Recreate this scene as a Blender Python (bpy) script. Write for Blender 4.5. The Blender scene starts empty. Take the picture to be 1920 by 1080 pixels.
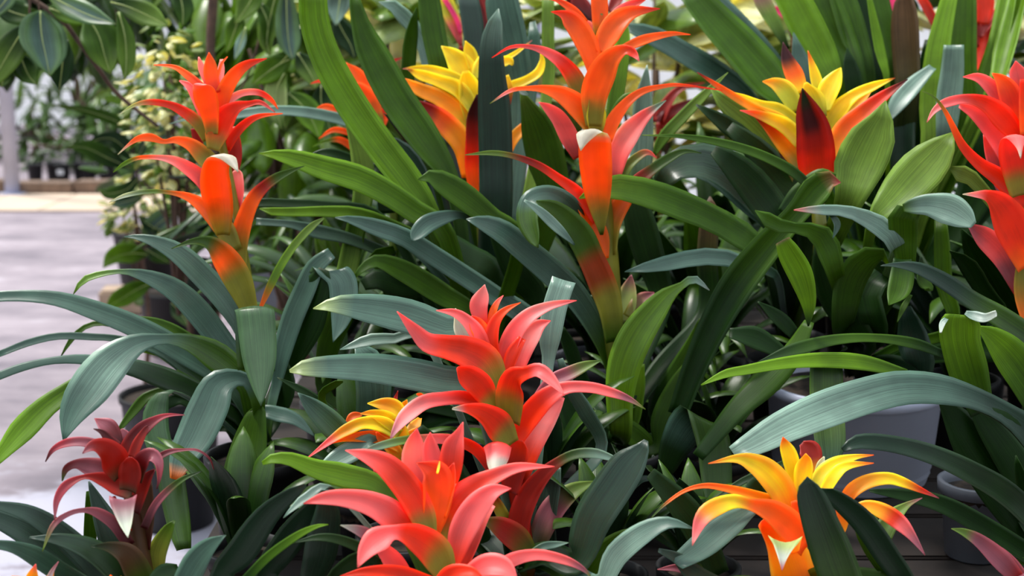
import bpy, math, random
from mathutils import Vector, Matrix
R = math.radians
random.seed(7)
scene = bpy.context.scene
C = scene.collection

# ------------------------------------------------------------------ camera
F = 50 / 36 * 1920
CAM = Vector((0, 0, 1.35)); PITCH = R(11)
cam = bpy.data.cameras.new('camera'); cam.lens = 50; cam.sensor_width = 36
cam.clip_start = .05; cam.clip_end = 100
cam.dof.use_dof = True; cam.dof.focus_distance = 1.62; cam.dof.aperture_fstop = 6.3
camo = bpy.data.objects.new('camera', cam); C.objects.link(camo)
camo.location = CAM; camo.rotation_euler = (R(90) - PITCH, 0, 0)
scene.camera = camo
FWD = Vector((0, math.cos(PITCH), -math.sin(PITCH))); UP = Vector((0, math.sin(PITCH), math.cos(PITCH))); RT = Vector((1, 0, 0))

# ------------------------------------------------------------------ daylight
w = bpy.data.worlds.new('world'); scene.world = w; w.use_nodes = True
nt = w.node_tree; nt.nodes.clear()
bg = nt.nodes.new('ShaderNodeBackground'); wo = nt.nodes.new('ShaderNodeOutputWorld')
tc = nt.nodes.new('ShaderNodeTexCoord'); sp = nt.nodes.new('ShaderNodeSeparateXYZ'); rp = nt.nodes.new('ShaderNodeValToRGB')
nt.links.new(tc.outputs['Generated'], sp.inputs[0]); nt.links.new(sp.outputs['Z'], rp.inputs[0]); nt.links.new(rp.outputs[0], bg.inputs[0]); nt.links.new(bg.outputs[0], wo.inputs[0])
rp.color_ramp.elements[0].position = 0.0; rp.color_ramp.elements[0].color = (.09, .092, .096, 1)
rp.color_ramp.elements[1].position = .9; rp.color_ramp.elements[1].color = (.80, .90, 1.0, 1)
bg.inputs[1].default_value = 1.7
sun = bpy.data.lights.new('sun', 'SUN'); sun.energy = 3.6; sun.angle = R(9); sun.color = (1, .96, .9)
so = bpy.data.objects.new('sun', sun); C.objects.link(so)
so.rotation_euler = Vector((.42, -.28, -1)).to_track_quat('-Z', 'Y').to_euler()
scene.view_settings.view_transform = 'Standard'; scene.view_settings.look = 'None'
scene.view_settings.gamma = 1; scene.view_settings.use_curve_mapping = False
scene.view_settings.exposure = .12
scene.cycles.max_bounces = 8

# ------------------------------------------------------------------ helpers
def at(u, v, d):                      # a pixel of the 1920 x 1080 frame at depth d (metres) -> a point in the place
    return CAM + FWD * d + RT * ((u - 960) / F * d) - UP * ((v - 540) / F * d)
def z_at(v, d): return at(0, v, d).z
def tag(o, label=None, cat=None, group=None, kind=None):
    for k, x in (('label', label), ('category', cat), ('group', group), ('kind', kind)):
        if x: o[k] = x
    return o
def empty(name, loc):
    o = bpy.data.objects.new(name, None); C.objects.link(o); o.location = loc; o.empty_display_size = .05
    return o
def link(name, me, parent=None, loc=None):
    o = bpy.data.objects.new(name, me); C.objects.link(o)
    if parent: o.parent = parent
    if loc is not None: o.location = loc
    return o
def mesh(name, vs, fs, mat, smooth=True, cols=None, uvs=None):
    me = bpy.data.meshes.new(name); me.from_pydata([tuple(v) for v in vs], [], fs); me.update()
    if mat: me.materials.append(mat)
    if smooth: me.polygons.foreach_set('use_smooth', [True] * len(me.polygons))
    if cols:
        a = me.color_attributes.new('tint', 'FLOAT_COLOR', 'POINT'); a.data.foreach_set('color', [x for c in cols for x in (*c, 1)])
    if uvs:
        l = me.uv_layers.new(name='UVMap'); idx = [0] * len(me.loops); me.loops.foreach_get('vertex_index', idx)
        l.data.foreach_set('uv', [x for i in idx for x in uvs[i]])
    return me

def material(name): 
    m = bpy.data.materials.new(name); m.use_nodes = True; n = m.node_tree
    return m, n, n.nodes['Principled BSDF'], n.nodes['Material Output']
def leafmat(name, rough, spec, trans, stripe, coat=0):
    m, n, b, out = material(name); N = n.nodes.new; Lk = n.links.new
    at_ = N('ShaderNodeAttribute'); at_.attribute_name = 'tint'
    uv = N('ShaderNodeUVMap'); mp = N('ShaderNodeMapping'); Lk(uv.outputs[0], mp.inputs[0]); mp.inputs['Scale'].default_value = (1.2, 26, 1)
    oi = N('ShaderNodeObjectInfo'); Lk(oi.outputs['Random'], mp.inputs['Location'])
    no = N('ShaderNodeTexNoise'); no.inputs['Scale'].default_value = 1.6; no.inputs['Detail'].default_value = 3; Lk(mp.outputs[0], no.inputs[0])
    no2 = N('ShaderNodeTexNoise'); no2.inputs['Scale'].default_value = 30; no2.inputs['Detail'].default_value = 2
    tc = N('ShaderNodeTexCoord'); Lk(tc.outputs['Object'], no2.inputs[0])
    mr = N('ShaderNodeMapRange'); mr.inputs[1].default_value = .36; mr.inputs[2].default_value = .64; mr.inputs[3].default_value = 1 - stripe; mr.inputs[4].default_value = 1 + stripe
    fi = N('ShaderNodeTexNoise'); fi.inputs['Scale'].default_value = 1.6; fi.inputs['Detail'].default_value = 1
    mf = N('ShaderNodeMapping'); mf.inputs['Scale'].default_value = (.7, 3.2, 1); Lk(mp.outputs[0], mf.inputs[0]); Lk(mf.outputs[0], fi.inputs[0])
    ad = N('ShaderNodeMath'); ad.operation = 'MULTIPLY_ADD'; ad.inputs[1].default_value = .45; Lk(fi.outputs[0], ad.inputs[0])
    s6 = N('ShaderNodeMath'); s6.operation = 'MULTIPLY'; s6.inputs[1].default_value = .55; Lk(no.outputs[0], s6.inputs[0]); Lk(s6.outputs[0], ad.inputs[2]); Lk(ad.outputs[0], mr.inputs[0])
    mr2 = N('ShaderNodeMapRange'); mr2.inputs[1].default_value = .3; mr2.inputs[2].default_value = .7; mr2.inputs[3].default_value = .84; mr2.inputs[4].default_value = 1.14
    Lk(no2.outputs[0], mr2.inputs[0])
    mu = N('ShaderNodeMath'); mu.operation = 'MULTIPLY'; Lk(mr.outputs[0], mu.inputs[0]); Lk(mr2.outputs[0], mu.inputs[1])
    vm = N('ShaderNodeVectorMath'); vm.operation = 'SCALE'; Lk(at_.outputs['Color'], vm.inputs[0]); Lk(mu.outputs[0], vm.inputs['Scale'])
    Lk(vm.outputs[0], b.inputs['Base Color'])
    b.inputs['Roughness'].default_value = rough; b.inputs['Specular IOR Level'].default_value = spec
    b.inputs['Coat Weight'].default_value = coat; b.inputs['Coat Roughness'].default_value = .3
    bu = N('ShaderNodeBump'); bu.inputs['Strength'].default_value = .22; bu.inputs['Distance'].default_value = .0012
    Lk(no.outputs[0], bu.inputs['Height']); Lk(bu.outputs[0], b.inputs['Normal'])
    tr = N('ShaderNodeBsdfTranslucent'); sc = N('ShaderNodeVectorMath'); sc.operation = 'MULTIPLY'; sc.inputs[1].default_value = (2.2, 1.9, .5) if trans < .45 else (1.15, 1.3, 1)
    Lk(vm.outputs[0], sc.inputs[0]); Lk(sc.outputs[0], tr.inputs[0])
    mx = N('ShaderNodeMixShader'); mx.inputs[0].default_value = trans
    Lk(b.outputs[0], mx.inputs[1]); Lk(tr.outputs[0], mx.inputs[2]); Lk(mx.outputs[0], out.inputs[0])
    return m
LEAFG = leafmat('leaf_dull', .42, .20, .27, .34)
LEAF = leafmat('leaf', .33, .50, .27, .38)
BRACT = leafmat('bract', .42, .4, .34, .09)
def plain(name, col, rough=.6, var=.15, scale=20, bump=.1, metal=0):
    m, n, b, out = material(name); N = n.nodes.new; Lk = n.links.new
    tc = N('ShaderNodeTexCoord'); no = N('ShaderNodeTexNoise'); no.inputs['Scale'].default_value = scale; no.inputs['Detail'].default_value = 5; Lk(tc.outputs['Object'], no.inputs[0])
    r = N('ShaderNodeValToRGB'); r.color_ramp.elements[0].position = .3; r.color_ramp.elements[1].position = .7
    r.color_ramp.elements[0].color = (*[c * (1 - var) for c in col], 1); r.color_ramp.elements[1].color = (*[min(1, c * (1 + var)) for c in col], 1)
    Lk(no.outputs[0], r.inputs[0]); Lk(r.outputs[0], b.inputs['Base Color'])
    b.inputs['Roughness'].default_value = rough; b.inputs['Metallic'].default_value = metal
    bu = N('ShaderNodeBump'); bu.inputs['Strength'].default_value = bump; bu.inputs['Distance'].default_value = .003; Lk(no.outputs[0], bu.inputs['Height']); Lk(bu.outputs[0], b.inputs['Normal'])
    return m
WHITEPOT = plain('white_plastic', (.74, .78, .97), .35, .05, 6, .02)
GREYPOT = plain('grey_plastic', (.16, .17, .20), .4, .1, 8, .03)
BLACKPOT = plain('black_plastic', (.004, .004, .005), .6, .2, 8, .03)
SOIL = plain('soil', (.03, .018, .01), .95, .6, 90, 1)
WOOD = plain('dark_wood', (.020, .013, .010), .9, .5, 14, .5)
PALEWOOD = plain('pale_block', (.42, .30, .21), .85, .2, 14, .4)
BRICKM = plain('kerb_block', (.20, .13, .09), .9, .3, 14, .4)
BARK = plain('bark', (.10, .055, .035), .85, .35, 40, .6)
POLEM = plain('painted_pole', (.42, .43, .55), .5, .1, 6, .05)
TAGM = plain('white_tag', (.8, .8, .8), .5, .02, 5, 0)
FLOORM, n, b, out = material('concrete_floor')
N = n.nodes.new; Lk = n.links.new
tc = N('ShaderNodeTexCoord'); mp = N('ShaderNodeMapping'); mp.inputs['Scale'].default_value = (.8, 1.6, 1); Lk(tc.outputs['Object'], mp.inputs[0])
n1 = N('ShaderNodeTexNoise'); n1.inputs['Scale'].default_value = 1.7; n1.inputs['Detail'].default_value = 9; n1.inputs['Roughness'].default_value = .68; Lk(mp.outputs[0], n1.inputs[0])
r1 = N('ShaderNodeValToRGB'); e = r1.color_ramp.elements; e[0].position = .32; e[0].color = (.145, .115, .14, 1); e[1].position = .60; e[1].color = (.37, .30, .33, 1); x_ = e.new(.74); x_.color = (.56, .53, .58, 1)
Lk(n1.outputs[0], r1.inputs[0])
pq = CAM + (at(150, 985, 1) - CAM) * (CAM.z / (CAM.z - at(150, 985, 1).z))   # worn whitewashed patch of the aisle
vd = N('ShaderNodeVectorMath'); vd.operation = 'DISTANCE'; Lk(tc.outputs['Object'], vd.inputs[0]); vd.inputs[1].default_value = pq
ma = N('ShaderNodeMath'); ma.operation = 'MULTIPLY_ADD'; Lk(n1.outputs[0], ma.inputs[0]); ma.inputs[1].default_value = -1.6; Lk(vd.outputs['Value'], ma.inputs[2])
mm = N('ShaderNodeMapRange'); Lk(ma.outputs[0], mm.inputs[0]); mm.inputs[1].default_value = -.28; mm.inputs[2].default_value = -.42
mc = N('ShaderNodeMix'); mc.data_type = 'RGBA'; Lk(mm.outputs[0], mc.inputs[0]); Lk(r1.outputs[0], mc.inputs[6]); mc.inputs[7].default_value = (.46, .44, .52, 1)
Lk(mc.outputs[2], b.inputs['Base Color']); b.inputs['Roughness'].default_value = .5
bu = N('ShaderNodeBump'); bu.inputs['Strength'].default_value = .4; bu.inputs['Distance'].default_value = .01; Lk(n1.outputs[0], bu.inputs['Height']); Lk(bu.outputs[0], b.inputs['Normal'])
SUNSTRIPM = plain('sunlit_strip', (.62, .47, .35), .8, .06, 3, .2)  # warm pale tone stands for sunlight on the floor
FILMM, n, b, out = material('greenhouse_film')
b.inputs['Base Color'].default_value = (.95, .97, .98, 1); b.inputs['Roughness'].default_value = .5
tr = n.nodes.new('ShaderNodeBsdfTranslucent'); tr.inputs[0].default_value = (1, 1, 1, 1); mx = n.nodes.new('ShaderNodeMixShader'); mx.inputs[0].default_value = .6
n.links.new(b.outputs[0], mx.inputs[1]); n.links.new(tr.outputs[0], mx.inputs[2]); n.links.new(mx.outputs[0], out.inputs[0])

# ------------------------------------------------------------------ leaf blades
PAL = dict(gd=(.008, .034, .002), gm=(.046, .112, .0015), gb=(.13, .26, .004), gl=(.15, .25, .03), bs=(.062, .130, .090), bd=(.016, .046, .025), rb=(.30, .045, .004), bl=(.19, .30, .235),  # silvers and bright green hold painted sky sheen and sun besides leaf colour
           gw=(.50, .56, .52), ro=(.68, .036, .001), **{'or': (.80, .155, .001)}, rd=(.33, .011, .002), dr=(.065, .004, .004), cr=(.14, .005, .006), pk=(.78, .155, .15), pm=(.40, .055, .075), pl=(.82, .32, .31),  # pinks blend bract colour with painted sky sheen
           yy=(.84, .68, .008), yo=(.84, .40, .006), yg=(.54, .56, .03), ol=(.26, .26, .03), pg=(.38, .46, .16), dp=(.34, .10, .13), br=(.10, .05, .02), mg=(.80, .04, .22), cm=(.88, .88, .55), mv=(.42, .16, .22))
def stops(s):
    out = []
    for t in s.split():
        out.append((float(t[2:]) if len(t) > 2 else 0.0, PAL[t[:2]]))
    return out
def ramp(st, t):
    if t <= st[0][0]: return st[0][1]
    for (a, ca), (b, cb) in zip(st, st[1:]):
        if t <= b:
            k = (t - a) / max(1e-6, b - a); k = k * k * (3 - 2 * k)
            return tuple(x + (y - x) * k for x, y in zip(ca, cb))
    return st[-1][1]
def spline(P, n):
    Q = [2 * P[0] - P[1]] + P + [2 * P[-1] - P[-2]]
    out = []
    seg = len(P) - 1
    for i in range(n):
        s = i / (n - 1) * seg; k = min(int(s), seg - 1); t = s - k
        a, b, c, d = Q[k:k + 4]
        out.append(.5 * ((2 * b) + (c - a) * t + (2 * a - 5 * b + 4 * c - d) * t * t + (3 * b - a - 3 * c + d) * t ** 3))
    return out
def resample(P, n):                   # even arc length, 3-D points with width in [3]
    L = [0]
    for a, b in zip(P, P[1:]): L.append(L[-1] + max(1e-6, (Vector(b[:3]) - Vector(a[:3])).length))
    out = []; k = 0
    for i in range(n):
        s = L[-1] * i / (n - 1)
        while k < len(L) - 2 and L[k + 1] < s: k += 1
        t = (s - L[k]) / (L[k + 1] - L[k]); out.append(P[k].lerp(P[k + 1], min(1, t)))
    return out, L[-1]
def blade(cen, wid, wdirs, st_front, st_back, mat, chan=.14, m=7, th=.0011, wave=0, edge=None, length=1):
    """a closed thin blade: front layer, back layer, rim; wdirs across, cen along; front normal = W x T"""
    n = len(cen); vs = []; cols = []; uvs = []; ph = random.random() * 6
    Ns = []
    for i in range(n):
        T = (cen[min(i + 1, n - 1)] - cen[max(i - 1, 0)]).normalized()
        Ns.append(wdirs[i].cross(T).normalized())
    for layer in (0, 1):
        for i in range(n):
            t = i / (n - 1); hw = wid[i] / 2
            for j in range(m):
                x = 2 * j / (m - 1) - 1
                off = chan * wid[i] * (x * x - .35) + .03 * wid[i] * abs(x) + wave * hw * math.sin(t * 11 + ph + (2 if x > 0 else 0)) * abs(x)
                p = cen[i] + wdirs[i] * (x * hw) + Ns[i] * off
                if layer: p = p - Ns[i] * th * (1 if abs(x) < .99 else .3)
                vs.append(p)
                c = ramp(st_back if layer else st_front, t)
                if abs(x) > .99: c = tuple(min(.95, a * 1.45 + .012) for a in c)  # edge highlight painted into the rim tint
                if edge and abs(x) > .6: c = tuple(a * .55 + b * .45 for a, b in zip(c, edge))
                cols.append(c); uvs.append((t * length * 4, x * .5 + .5))
    fs = []; o = n * m
    for i in range(n - 1):
        for j in range(m - 1):
            a = i * m + j
            fs.append((a, a + 1, a + m + 1, a + m)); fs.append((o + a, o + a + m, o + a + m + 1, o + a + 1))
        for a, b in ((i * m, i * m + m), (i * m + 2 * m - 1, i * m + m - 1)): fs.append((a, b, o + b, o + a))
    for i in (0, n - 1):
        for j in range(m - 1):
            a = i * m + j; q = (a, a + 1, o + a + 1, o + a); fs.append(q if i else q[::-1])
    return vs, fs, cols, uvs
OFF = dict(zip('ABCDEFGHIJKL', [(x, y) for x in (0, 480, 920, 1360) for y in (0, 360, 680)]))
def trace(reg, s):
    ox, oy = OFF[reg]; out = []
    for q in s.split(';'):
        x, y, ww = [float(a) for a in q.split(',')]; out.append((ox + x / 2.7, oy + y / 2.7, ww / 2.7))
    return out
class Plant:
    def __init__(self, name, label, cat, D, u, z=.78, group=None, base_z=.64, pot=None, pot_r=.06):
        self.D = D; self.dofs = 0
        v = 540 + (CAM.z - z - D * math.sin(PITCH)) / math.cos(PITCH) / D * F
        self.crown = at(u, v, D); self.cv = v; self.cu = u
        self.root = empty(name, (self.crown.x, self.crown.y, base_z)); tag(self.root, label, cat, group)
        self.o = Vector(self.root.location)
        h = z - base_z - .01
        if pot: make_pot(self.root, pot_r, h, pot)
    def leaf(self, reg, col, d0, d1, s, roll=28, kind='leaf', fold=None, side='t', ext=True, bow=0, back=None, label=None, chan=None, name=None, edge=None, wave=None):
        pts = trace(reg, s); k = len(pts); D = self.D
        P = []
        acc = [0]
        for a, b in zip(pts, pts[1:]): acc.append(acc[-1] + math.hypot(a[0] - b[0], a[1] - b[1]))
        for i, (u, v, ww) in enumerate(pts):
            t = acc[i] / acc[-1]
            d = D + self.dofs + d0 + (d1 - d0) * t ** 1.2 + bow * math.sin(math.pi * t)
            p = at(u, v, d); P.append(Vector((p.x, p.y, p.z, ww / F * d)))
        if kind == 'leaf' and ext:
            c = self.crown + Vector((random.uniform(-.01, .01), random.uniform(-.01, .01), 0)); q = Vector(P[0][:3])
            if (q - c).length > .025:
                w0 = P[0][3]; mid = c.lerp(q, .5); mid.z += .01
                pre = [Vector((c.x, c.y, c.z, min(.03, w0 * .7)))]
                if (q - c).length > .07: pre.append(Vector((mid.x, mid.y, mid.z, min(.045, w0 * .9))))
                P = pre + P
        n = max(9, min(30, 5 * len(P)))
        S, L = resample(spline(P, 8 * len(P)), n)
        cen = [Vector(p[:3]) for p in S]; wid = [max(.0006, p[3]) for p in S]
        Wd = []
        if fold is not None:
            a = R(fold); fw = (RT * math.cos(a) - UP * math.sin(a))
            for i in range(n): 
                T = (cen[min(i + 1, n - 1)] - cen[max(i - 1, 0)]).normalized()
                W = fw - T * fw.dot(T) * .6; Wd.append(W.normalized())
        else:
            best = None
            for sg in (1, -1):
                ws = []; nz = 0
                for i in range(n):
                    T = (cen[min(i + 1, n - 1)] - cen[max(i - 1, 0)]).normalized(); V = (cen[i] - CAM).normalized()
                    Sd = T.cross(V)
                    if Sd.length < .15 and ws: Sd = ws[-1]
                    Sd = Sd.normalized(); Vp = (V - T * V.dot(T)).normalized()
                    W = Sd * math.cos(R(roll)) + Vp * (sg * math.sin(R(roll))); ws.append(W.normalized())
                    Nn = W.cross(T)
                    if Nn.dot(V) > 0: Nn = -Nn
                    nz += Nn.z
                if best is None or nz > best[0] + 1e-4: best = (nz, ws)
            Wd = best[1]
            c = 1 / math.cos(R(roll)); wid = [x * c for x in wid]
        # light smoothing of the cross directions
        for _ in range(2): Wd = [(Wd[max(i - 1, 0)] + Wd[i] * 2 + Wd[min(i + 1, n - 1)]).normalized() for i in range(n)]
        q = n // 3 if fold is not None else n // 2
        T = (cen[q + 1] - cen[q - 1]).normalized()
        if Wd[q].cross(T).dot(cen[q] - CAM) > 0: Wd = [-x for x in Wd]
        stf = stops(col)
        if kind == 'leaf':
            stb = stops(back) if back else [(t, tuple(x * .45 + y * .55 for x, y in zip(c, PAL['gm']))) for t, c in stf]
            ch = .07 if chan is None else chan; mat = LEAF if any(t in col for t in ('bs', 'bl', 'bd')) else LEAFG; wv = .05
        else:
            stb = stops(back) if back else [(t, tuple(x * .9 + y * .1 for x, y in zip(c, PAL['pk']))) for t, c in stf]
            ch = .16 if chan is None else chan; mat = BRACT; wv = .03
        if side == 'u': ch = -ch
        if wave is not None: wv = wave
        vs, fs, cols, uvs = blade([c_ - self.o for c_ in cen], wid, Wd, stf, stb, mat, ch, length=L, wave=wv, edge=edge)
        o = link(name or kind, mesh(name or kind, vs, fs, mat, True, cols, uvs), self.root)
        if label: o['label'] = label
        return o
    def b(self, reg, col, d0, d1, s, **k):
        k.setdefault('roll', 22); return self.leaf(reg, col, d0, d1, s, kind='bract', **k)
    def stem(self, reg, col, s, d=0, name='stem', mat=None, from_crown=True):
        pts = trace(reg, s); P = []
        for u, v, ww in pts: p = at(u, v, self.D + self.dofs + d); P.append(Vector((p.x, p.y, p.z, ww / F * self.D / 2)))
        if from_crown: P = [Vector((self.crown.x, self.crown.y, self.crown.z, P[0][3]))] + P
        S = spline(P, 5 * len(P)); st = stops(col)
        vs, fs, cols, uvs = tube([Vector(p[:3]) - self.o for p in S], [max(.0008, p[3]) for p in S], 10, st)
        return link(name, mesh(name, vs, fs, mat or BRACT, True, cols, uvs), self.root)
def tube(cen, rad, m=10, st=None):
    vs, cols, uvs, fs = [], [], [], []; n = len(cen)
    for i in range(n):
        T = (cen[min(i + 1, n - 1)] - cen[max(i - 1, 0)]).normalized(); A = T.cross(Vector((0, 1, .1))).normalized()
        if A.length < .5: A = Vector((1, 0, 0))
        B = T.cross(A)
        for j in range(m):
            a = 2 * math.pi * j / m; vs.append(cen[i] + (A * math.cos(a) + B * math.sin(a)) * rad[i])
            cols.append(ramp(st, i / (n - 1)) if st else (1, 1, 1)); uvs.append((i / n * 2, j / m))
    for i in range(n - 1):
        for j in range(m): a = i * m + j; b = i * m + (j + 1) % m; fs.append((a, b, b + m, a + m))
    fs.append(tuple(range(m))[::-1]); fs.append(tuple(range((n - 1) * m, n * m)))
    return vs, fs, cols, uvs
def lathe(prof, seg=36, squash=0):
    vs, fs = [], []; n = len(prof)
    for r, z in prof:
        for j in range(seg): a = 2 * math.pi * j / seg; vs.append(Vector((r * math.cos(a), r * math.sin(a), z)))
    for i in range(n - 1):
        for j in range(seg): a = i * seg + j; b = i * seg + (j + 1) % seg; fs.append((a, b, b + seg, a + seg))
    fs.append(tuple(range(seg))[::-1]); fs.append(tuple(range((n - 1) * seg, n * seg)))
    return vs, fs
_pots = {}
def make_pot(root, r, h, mat, ridges=False):
    key = (round(r, 3), round(h, 3), mat.name)
    if key not in _pots:
        rb = r * (.86 if ridges else .78); lip = .011
        prof = [(rb - .004, 0), (rb, .003)]
        if ridges: prof += [(rb + (r - rb) * .12, h * .1), (rb + (r - rb) * .12 + .0025, h * .11), (rb + (r - rb) * .2, h * .16), (rb + (r - rb) * .2 + .0025, h * .17)]
        prof += [(r - .003, h - lip * 1.6), (r + .003, h - lip * 1.4), (r + .004, h - .001), (r + .002, h), (r - .002, h), (r - .004, h - .012), (r * .8, h - .05 if h > .06 else h * .3)]
        vs, fs = lathe(prof); _pots[key] = mesh('pot', vs, fs, mat)
        vs, fs = lathe([(r * .9, h - .03), (r * .955, h - .016), (r * .5, h - .010), (.004, h - .009)], 24); _pots[key + ('s',)] = mesh('soil', vs, fs, SOIL)
    link('pot', _pots[key], root); link('soil', _pots[key + ('s',)], root)
def box(sx, sy, sz, bev=.0):
    """box standing on z=0, bevelled edges"""
    import bmesh
    bm = bmesh.new(); bmesh.ops.create_cube(bm, size=1)
    for v in bm.verts: v.co = Vector((v.co.x * sx, v.co.y * sy, (v.co.z + .5) * sz))
    if bev: bmesh.ops.bevel(bm, geom=bm.edges[:], offset=bev, segments=2, affect='EDGES')
    me = bpy.data.meshes.new('box'); bm.to_mesh(me); bm.free(); return me
def boxobj(name, sx, sy, sz, loc, mat, bev=.003, parent=None, rz=0):
    me = box(sx, sy, sz, bev); me.name = name; me.materials.append(mat); o = link(name, me, parent, loc); o.rotation_euler.z = rz; return o
# ------------------------------------------------------------------ setting
def quadmesh(name, pts, mat): return mesh(name, [Vector(p) for p in pts], [tuple(range(len(pts)))], mat, False)
o = link('floor', quadmesh('floor', [(-14, -3, 0), (14, -3, 0), (14, 22, 0), (-14, 22, 0)], FLOORM)); o['kind'] = 'structure'
wall = empty('wall_back', (0, 17, 0)); wall['kind'] = 'structure'
for i in range(14):
    boxobj('film_panel', 1.9, .01, 4.4, (-13 + i * 2, 0, .02), FILMM, 0, wall)
    boxobj('upright', .07, .07, 4.5, (-14 + i * 2, 0, 0), POLEM, .004, wall)
for z in (1.5, 3.0): boxobj('rail', 28, .05, .06, (0, -.03, z), POLEM, .004, wall)

side = empty('added_wall_right', (.1, 6.3, 0)); side['kind'] = 'structure'  # film wall added as a bright backing between the right-hand leaves
for i in range(5):
    boxobj('film_panel', 1.44, .01, 3.9, (.75 + i * 1.5, 0, .02), FILMM, 0, side)
    boxobj('upright', .05, .05, 4.0, (i * 1.5, 0, 0), POLEM, .004, side)
boxobj('rail', 7.5, .04, .05, (3.75, -.04, 1.9), POLEM, .004, side)
def floor_at(u, v):                   # point of the floor under a pixel
    d = at(u, v, 1) - CAM; k = -CAM.z / d.z; return CAM + d * k
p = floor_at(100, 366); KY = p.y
strip = empty('sunlit_floor_strip', (0, KY, 0)); strip['kind'] = 'structure'
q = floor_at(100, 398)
for i in range(26):                   # sunlit strip of floor along the kerb, painted as pale slabs
    boxobj('sunlit_slab', .49, KY - q.y - .02, .012, (-7 + i * .5, (q.y - KY) / 2, .001), SUNSTRIPM, .003, strip)
kerb = empty('trim_2', (0, KY + .12, 0)); kerb['kind'] = 'structure'
for i in range(30):
    boxobj('kerb_block', .44 + random.uniform(-.02, .02), .2, .10 + random.uniform(-.012, .012), (-7.2 + i * .46, random.uniform(-.01, .01), 0), BRICKM, .01, kerb, random.uniform(-.02, .02))

# pole on the left
p = floor_at(24, 366)
pole = empty('roof_pole', (p.x, p.y, 0)); tag(pole, 'pale painted roof pole rising from the kerb at the far left', 'pole')
vs, fs, c_, u_ = tube([Vector((0, 0, 0)), Vector((0, 0, 2)), Vector((-.03, 0, 5))], [.055, .055, .055], 14); link('shaft', mesh('shaft', vs, fs, POLEM), pole)
boxobj('foot_plate', .2, .2, .02, (0, 0, 0), POLEM, .003, pole)

# bench of dark boards that carries the bromeliads
BZ = .64
bench = empty('plant_bench', (.6, 2.3, 0)); tag(bench, 'low dark wooden bench under the crowd of bromeliads', 'bench')
BX0, BX1, BY0, BY1 = -.42, 2.3, 1.62, 3.7
nb = 13; bw = (BY1 - BY0) / nb
for i in range(nb):
    boxobj('board', BX1 - BX0, bw - .012, .024, ((BX0 + BX1) / 2 - .6, BY0 + bw * (i + .5) - 2.3, BZ - .024), WOOD, .003, bench, 0)
for x in (BX0 + .06, .95, BX1 - .06):
    for y in (BY0 + .08, BY1 - .08): boxobj('leg', .07, .07, BZ - .08, (x - .6, y - 2.3, 0), WOOD, .004, bench)
for y in (BY0 + .08, BY1 - .08): boxobj('rail', BX1 - BX0 - .05, .04, .056, ((BX0 + BX1) / 2 - .6, y - 2.3, BZ - .08), WOOD, .003, bench)
for i in range(3): boxobj('lower_shelf_board', BX1 - BX0 - .1, .5, .02, ((BX0 + BX1) / 2 - .6, BY0 + .35 + i * .62 - 2.3, .25), WOOD, .003, bench)
def crate(name, label, x, y, sx, sy, h):
    r = empty(name, (x, y, 0)); tag(r, label, 'crate')
    n = 5
    for i in range(n): boxobj('top_slat', sx, sy / n - .008, .015, (0, -sy / 2 + sy / n * (i + .5), h - .015), WOOD, .002, r)
    for sgx in (-1, 1):
        for sgy in (-1, 1): boxobj('post', .035, .035, h - .015, (sgx * (sx / 2 - .02), sgy * (sy / 2 - .02), 0), WOOD, .002, r)
    for k in range(5):
        for sgy in (-1, 1): boxobj('side_slat', sx, .012, .07, (0, sgy * (sy / 2 - .006), .03 + k * (h - .12) / 4), WOOD, .002, r)
    return r
crate('wooden_crate', 'dark wooden crate under the small maroon bromeliad at bottom left', -.52, 1.235, .62, .44, .64)
crate('wooden_crate', 'dark wooden crate under the coral bromeliad at bottom centre', .22, 1.325, .72, .46, .64)

# things on the floor at the left, behind the orange bromeliad
def on_floor(name, label, cat, u, v, sx, sy, sz, mat, rz=0, dy=0):
    p = floor_at(u, v); o = boxobj(name, sx, sy, sz, (p.x, p.y + sy / 2 + dy, 0), mat, .012, None, rz); tag(o, label, cat); return o
on_floor('block', 'pale wooden block on the floor left of the variegated shrub', 'block', 248, 592, .31, .16, .115, PALEWOOD, .12)
on_floor('block', 'pale wooden block on the floor right behind the orange spike base', 'block', 412, 584, .2, .16, .12, PALEWOOD, -.1)
ped = on_floor('plinth', 'grey plinth with a paler top behind the orange bromeliad', 'plinth', 524, 600, .34, .3, .36, GREYPOT, 0)
boxobj('plinth_top', .38, .34, .03, (0, 0, .36), PALEWOOD, .006, ped)

# black nursery pots behind the kerb
for i, u in enumerate((45, 72, 98, 124, 148, 172, 196, 218)):
    p = floor_at(u, 358); r_ = empty('nursery_pot', (p.x, p.y + .28 + .12 * (i % 2), 0))
    tag(r_, 'black nursery pot in the row behind the kerb', 'pot', 'black nursery pots behind the kerb')
    make_pot(r_, .06, .18, BLACKPOT)
    if i in (2, 5, 7): boxobj('plant_tag', .05, .003, .04, (0, -.063, .1), TAGM, .0, r_)

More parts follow.
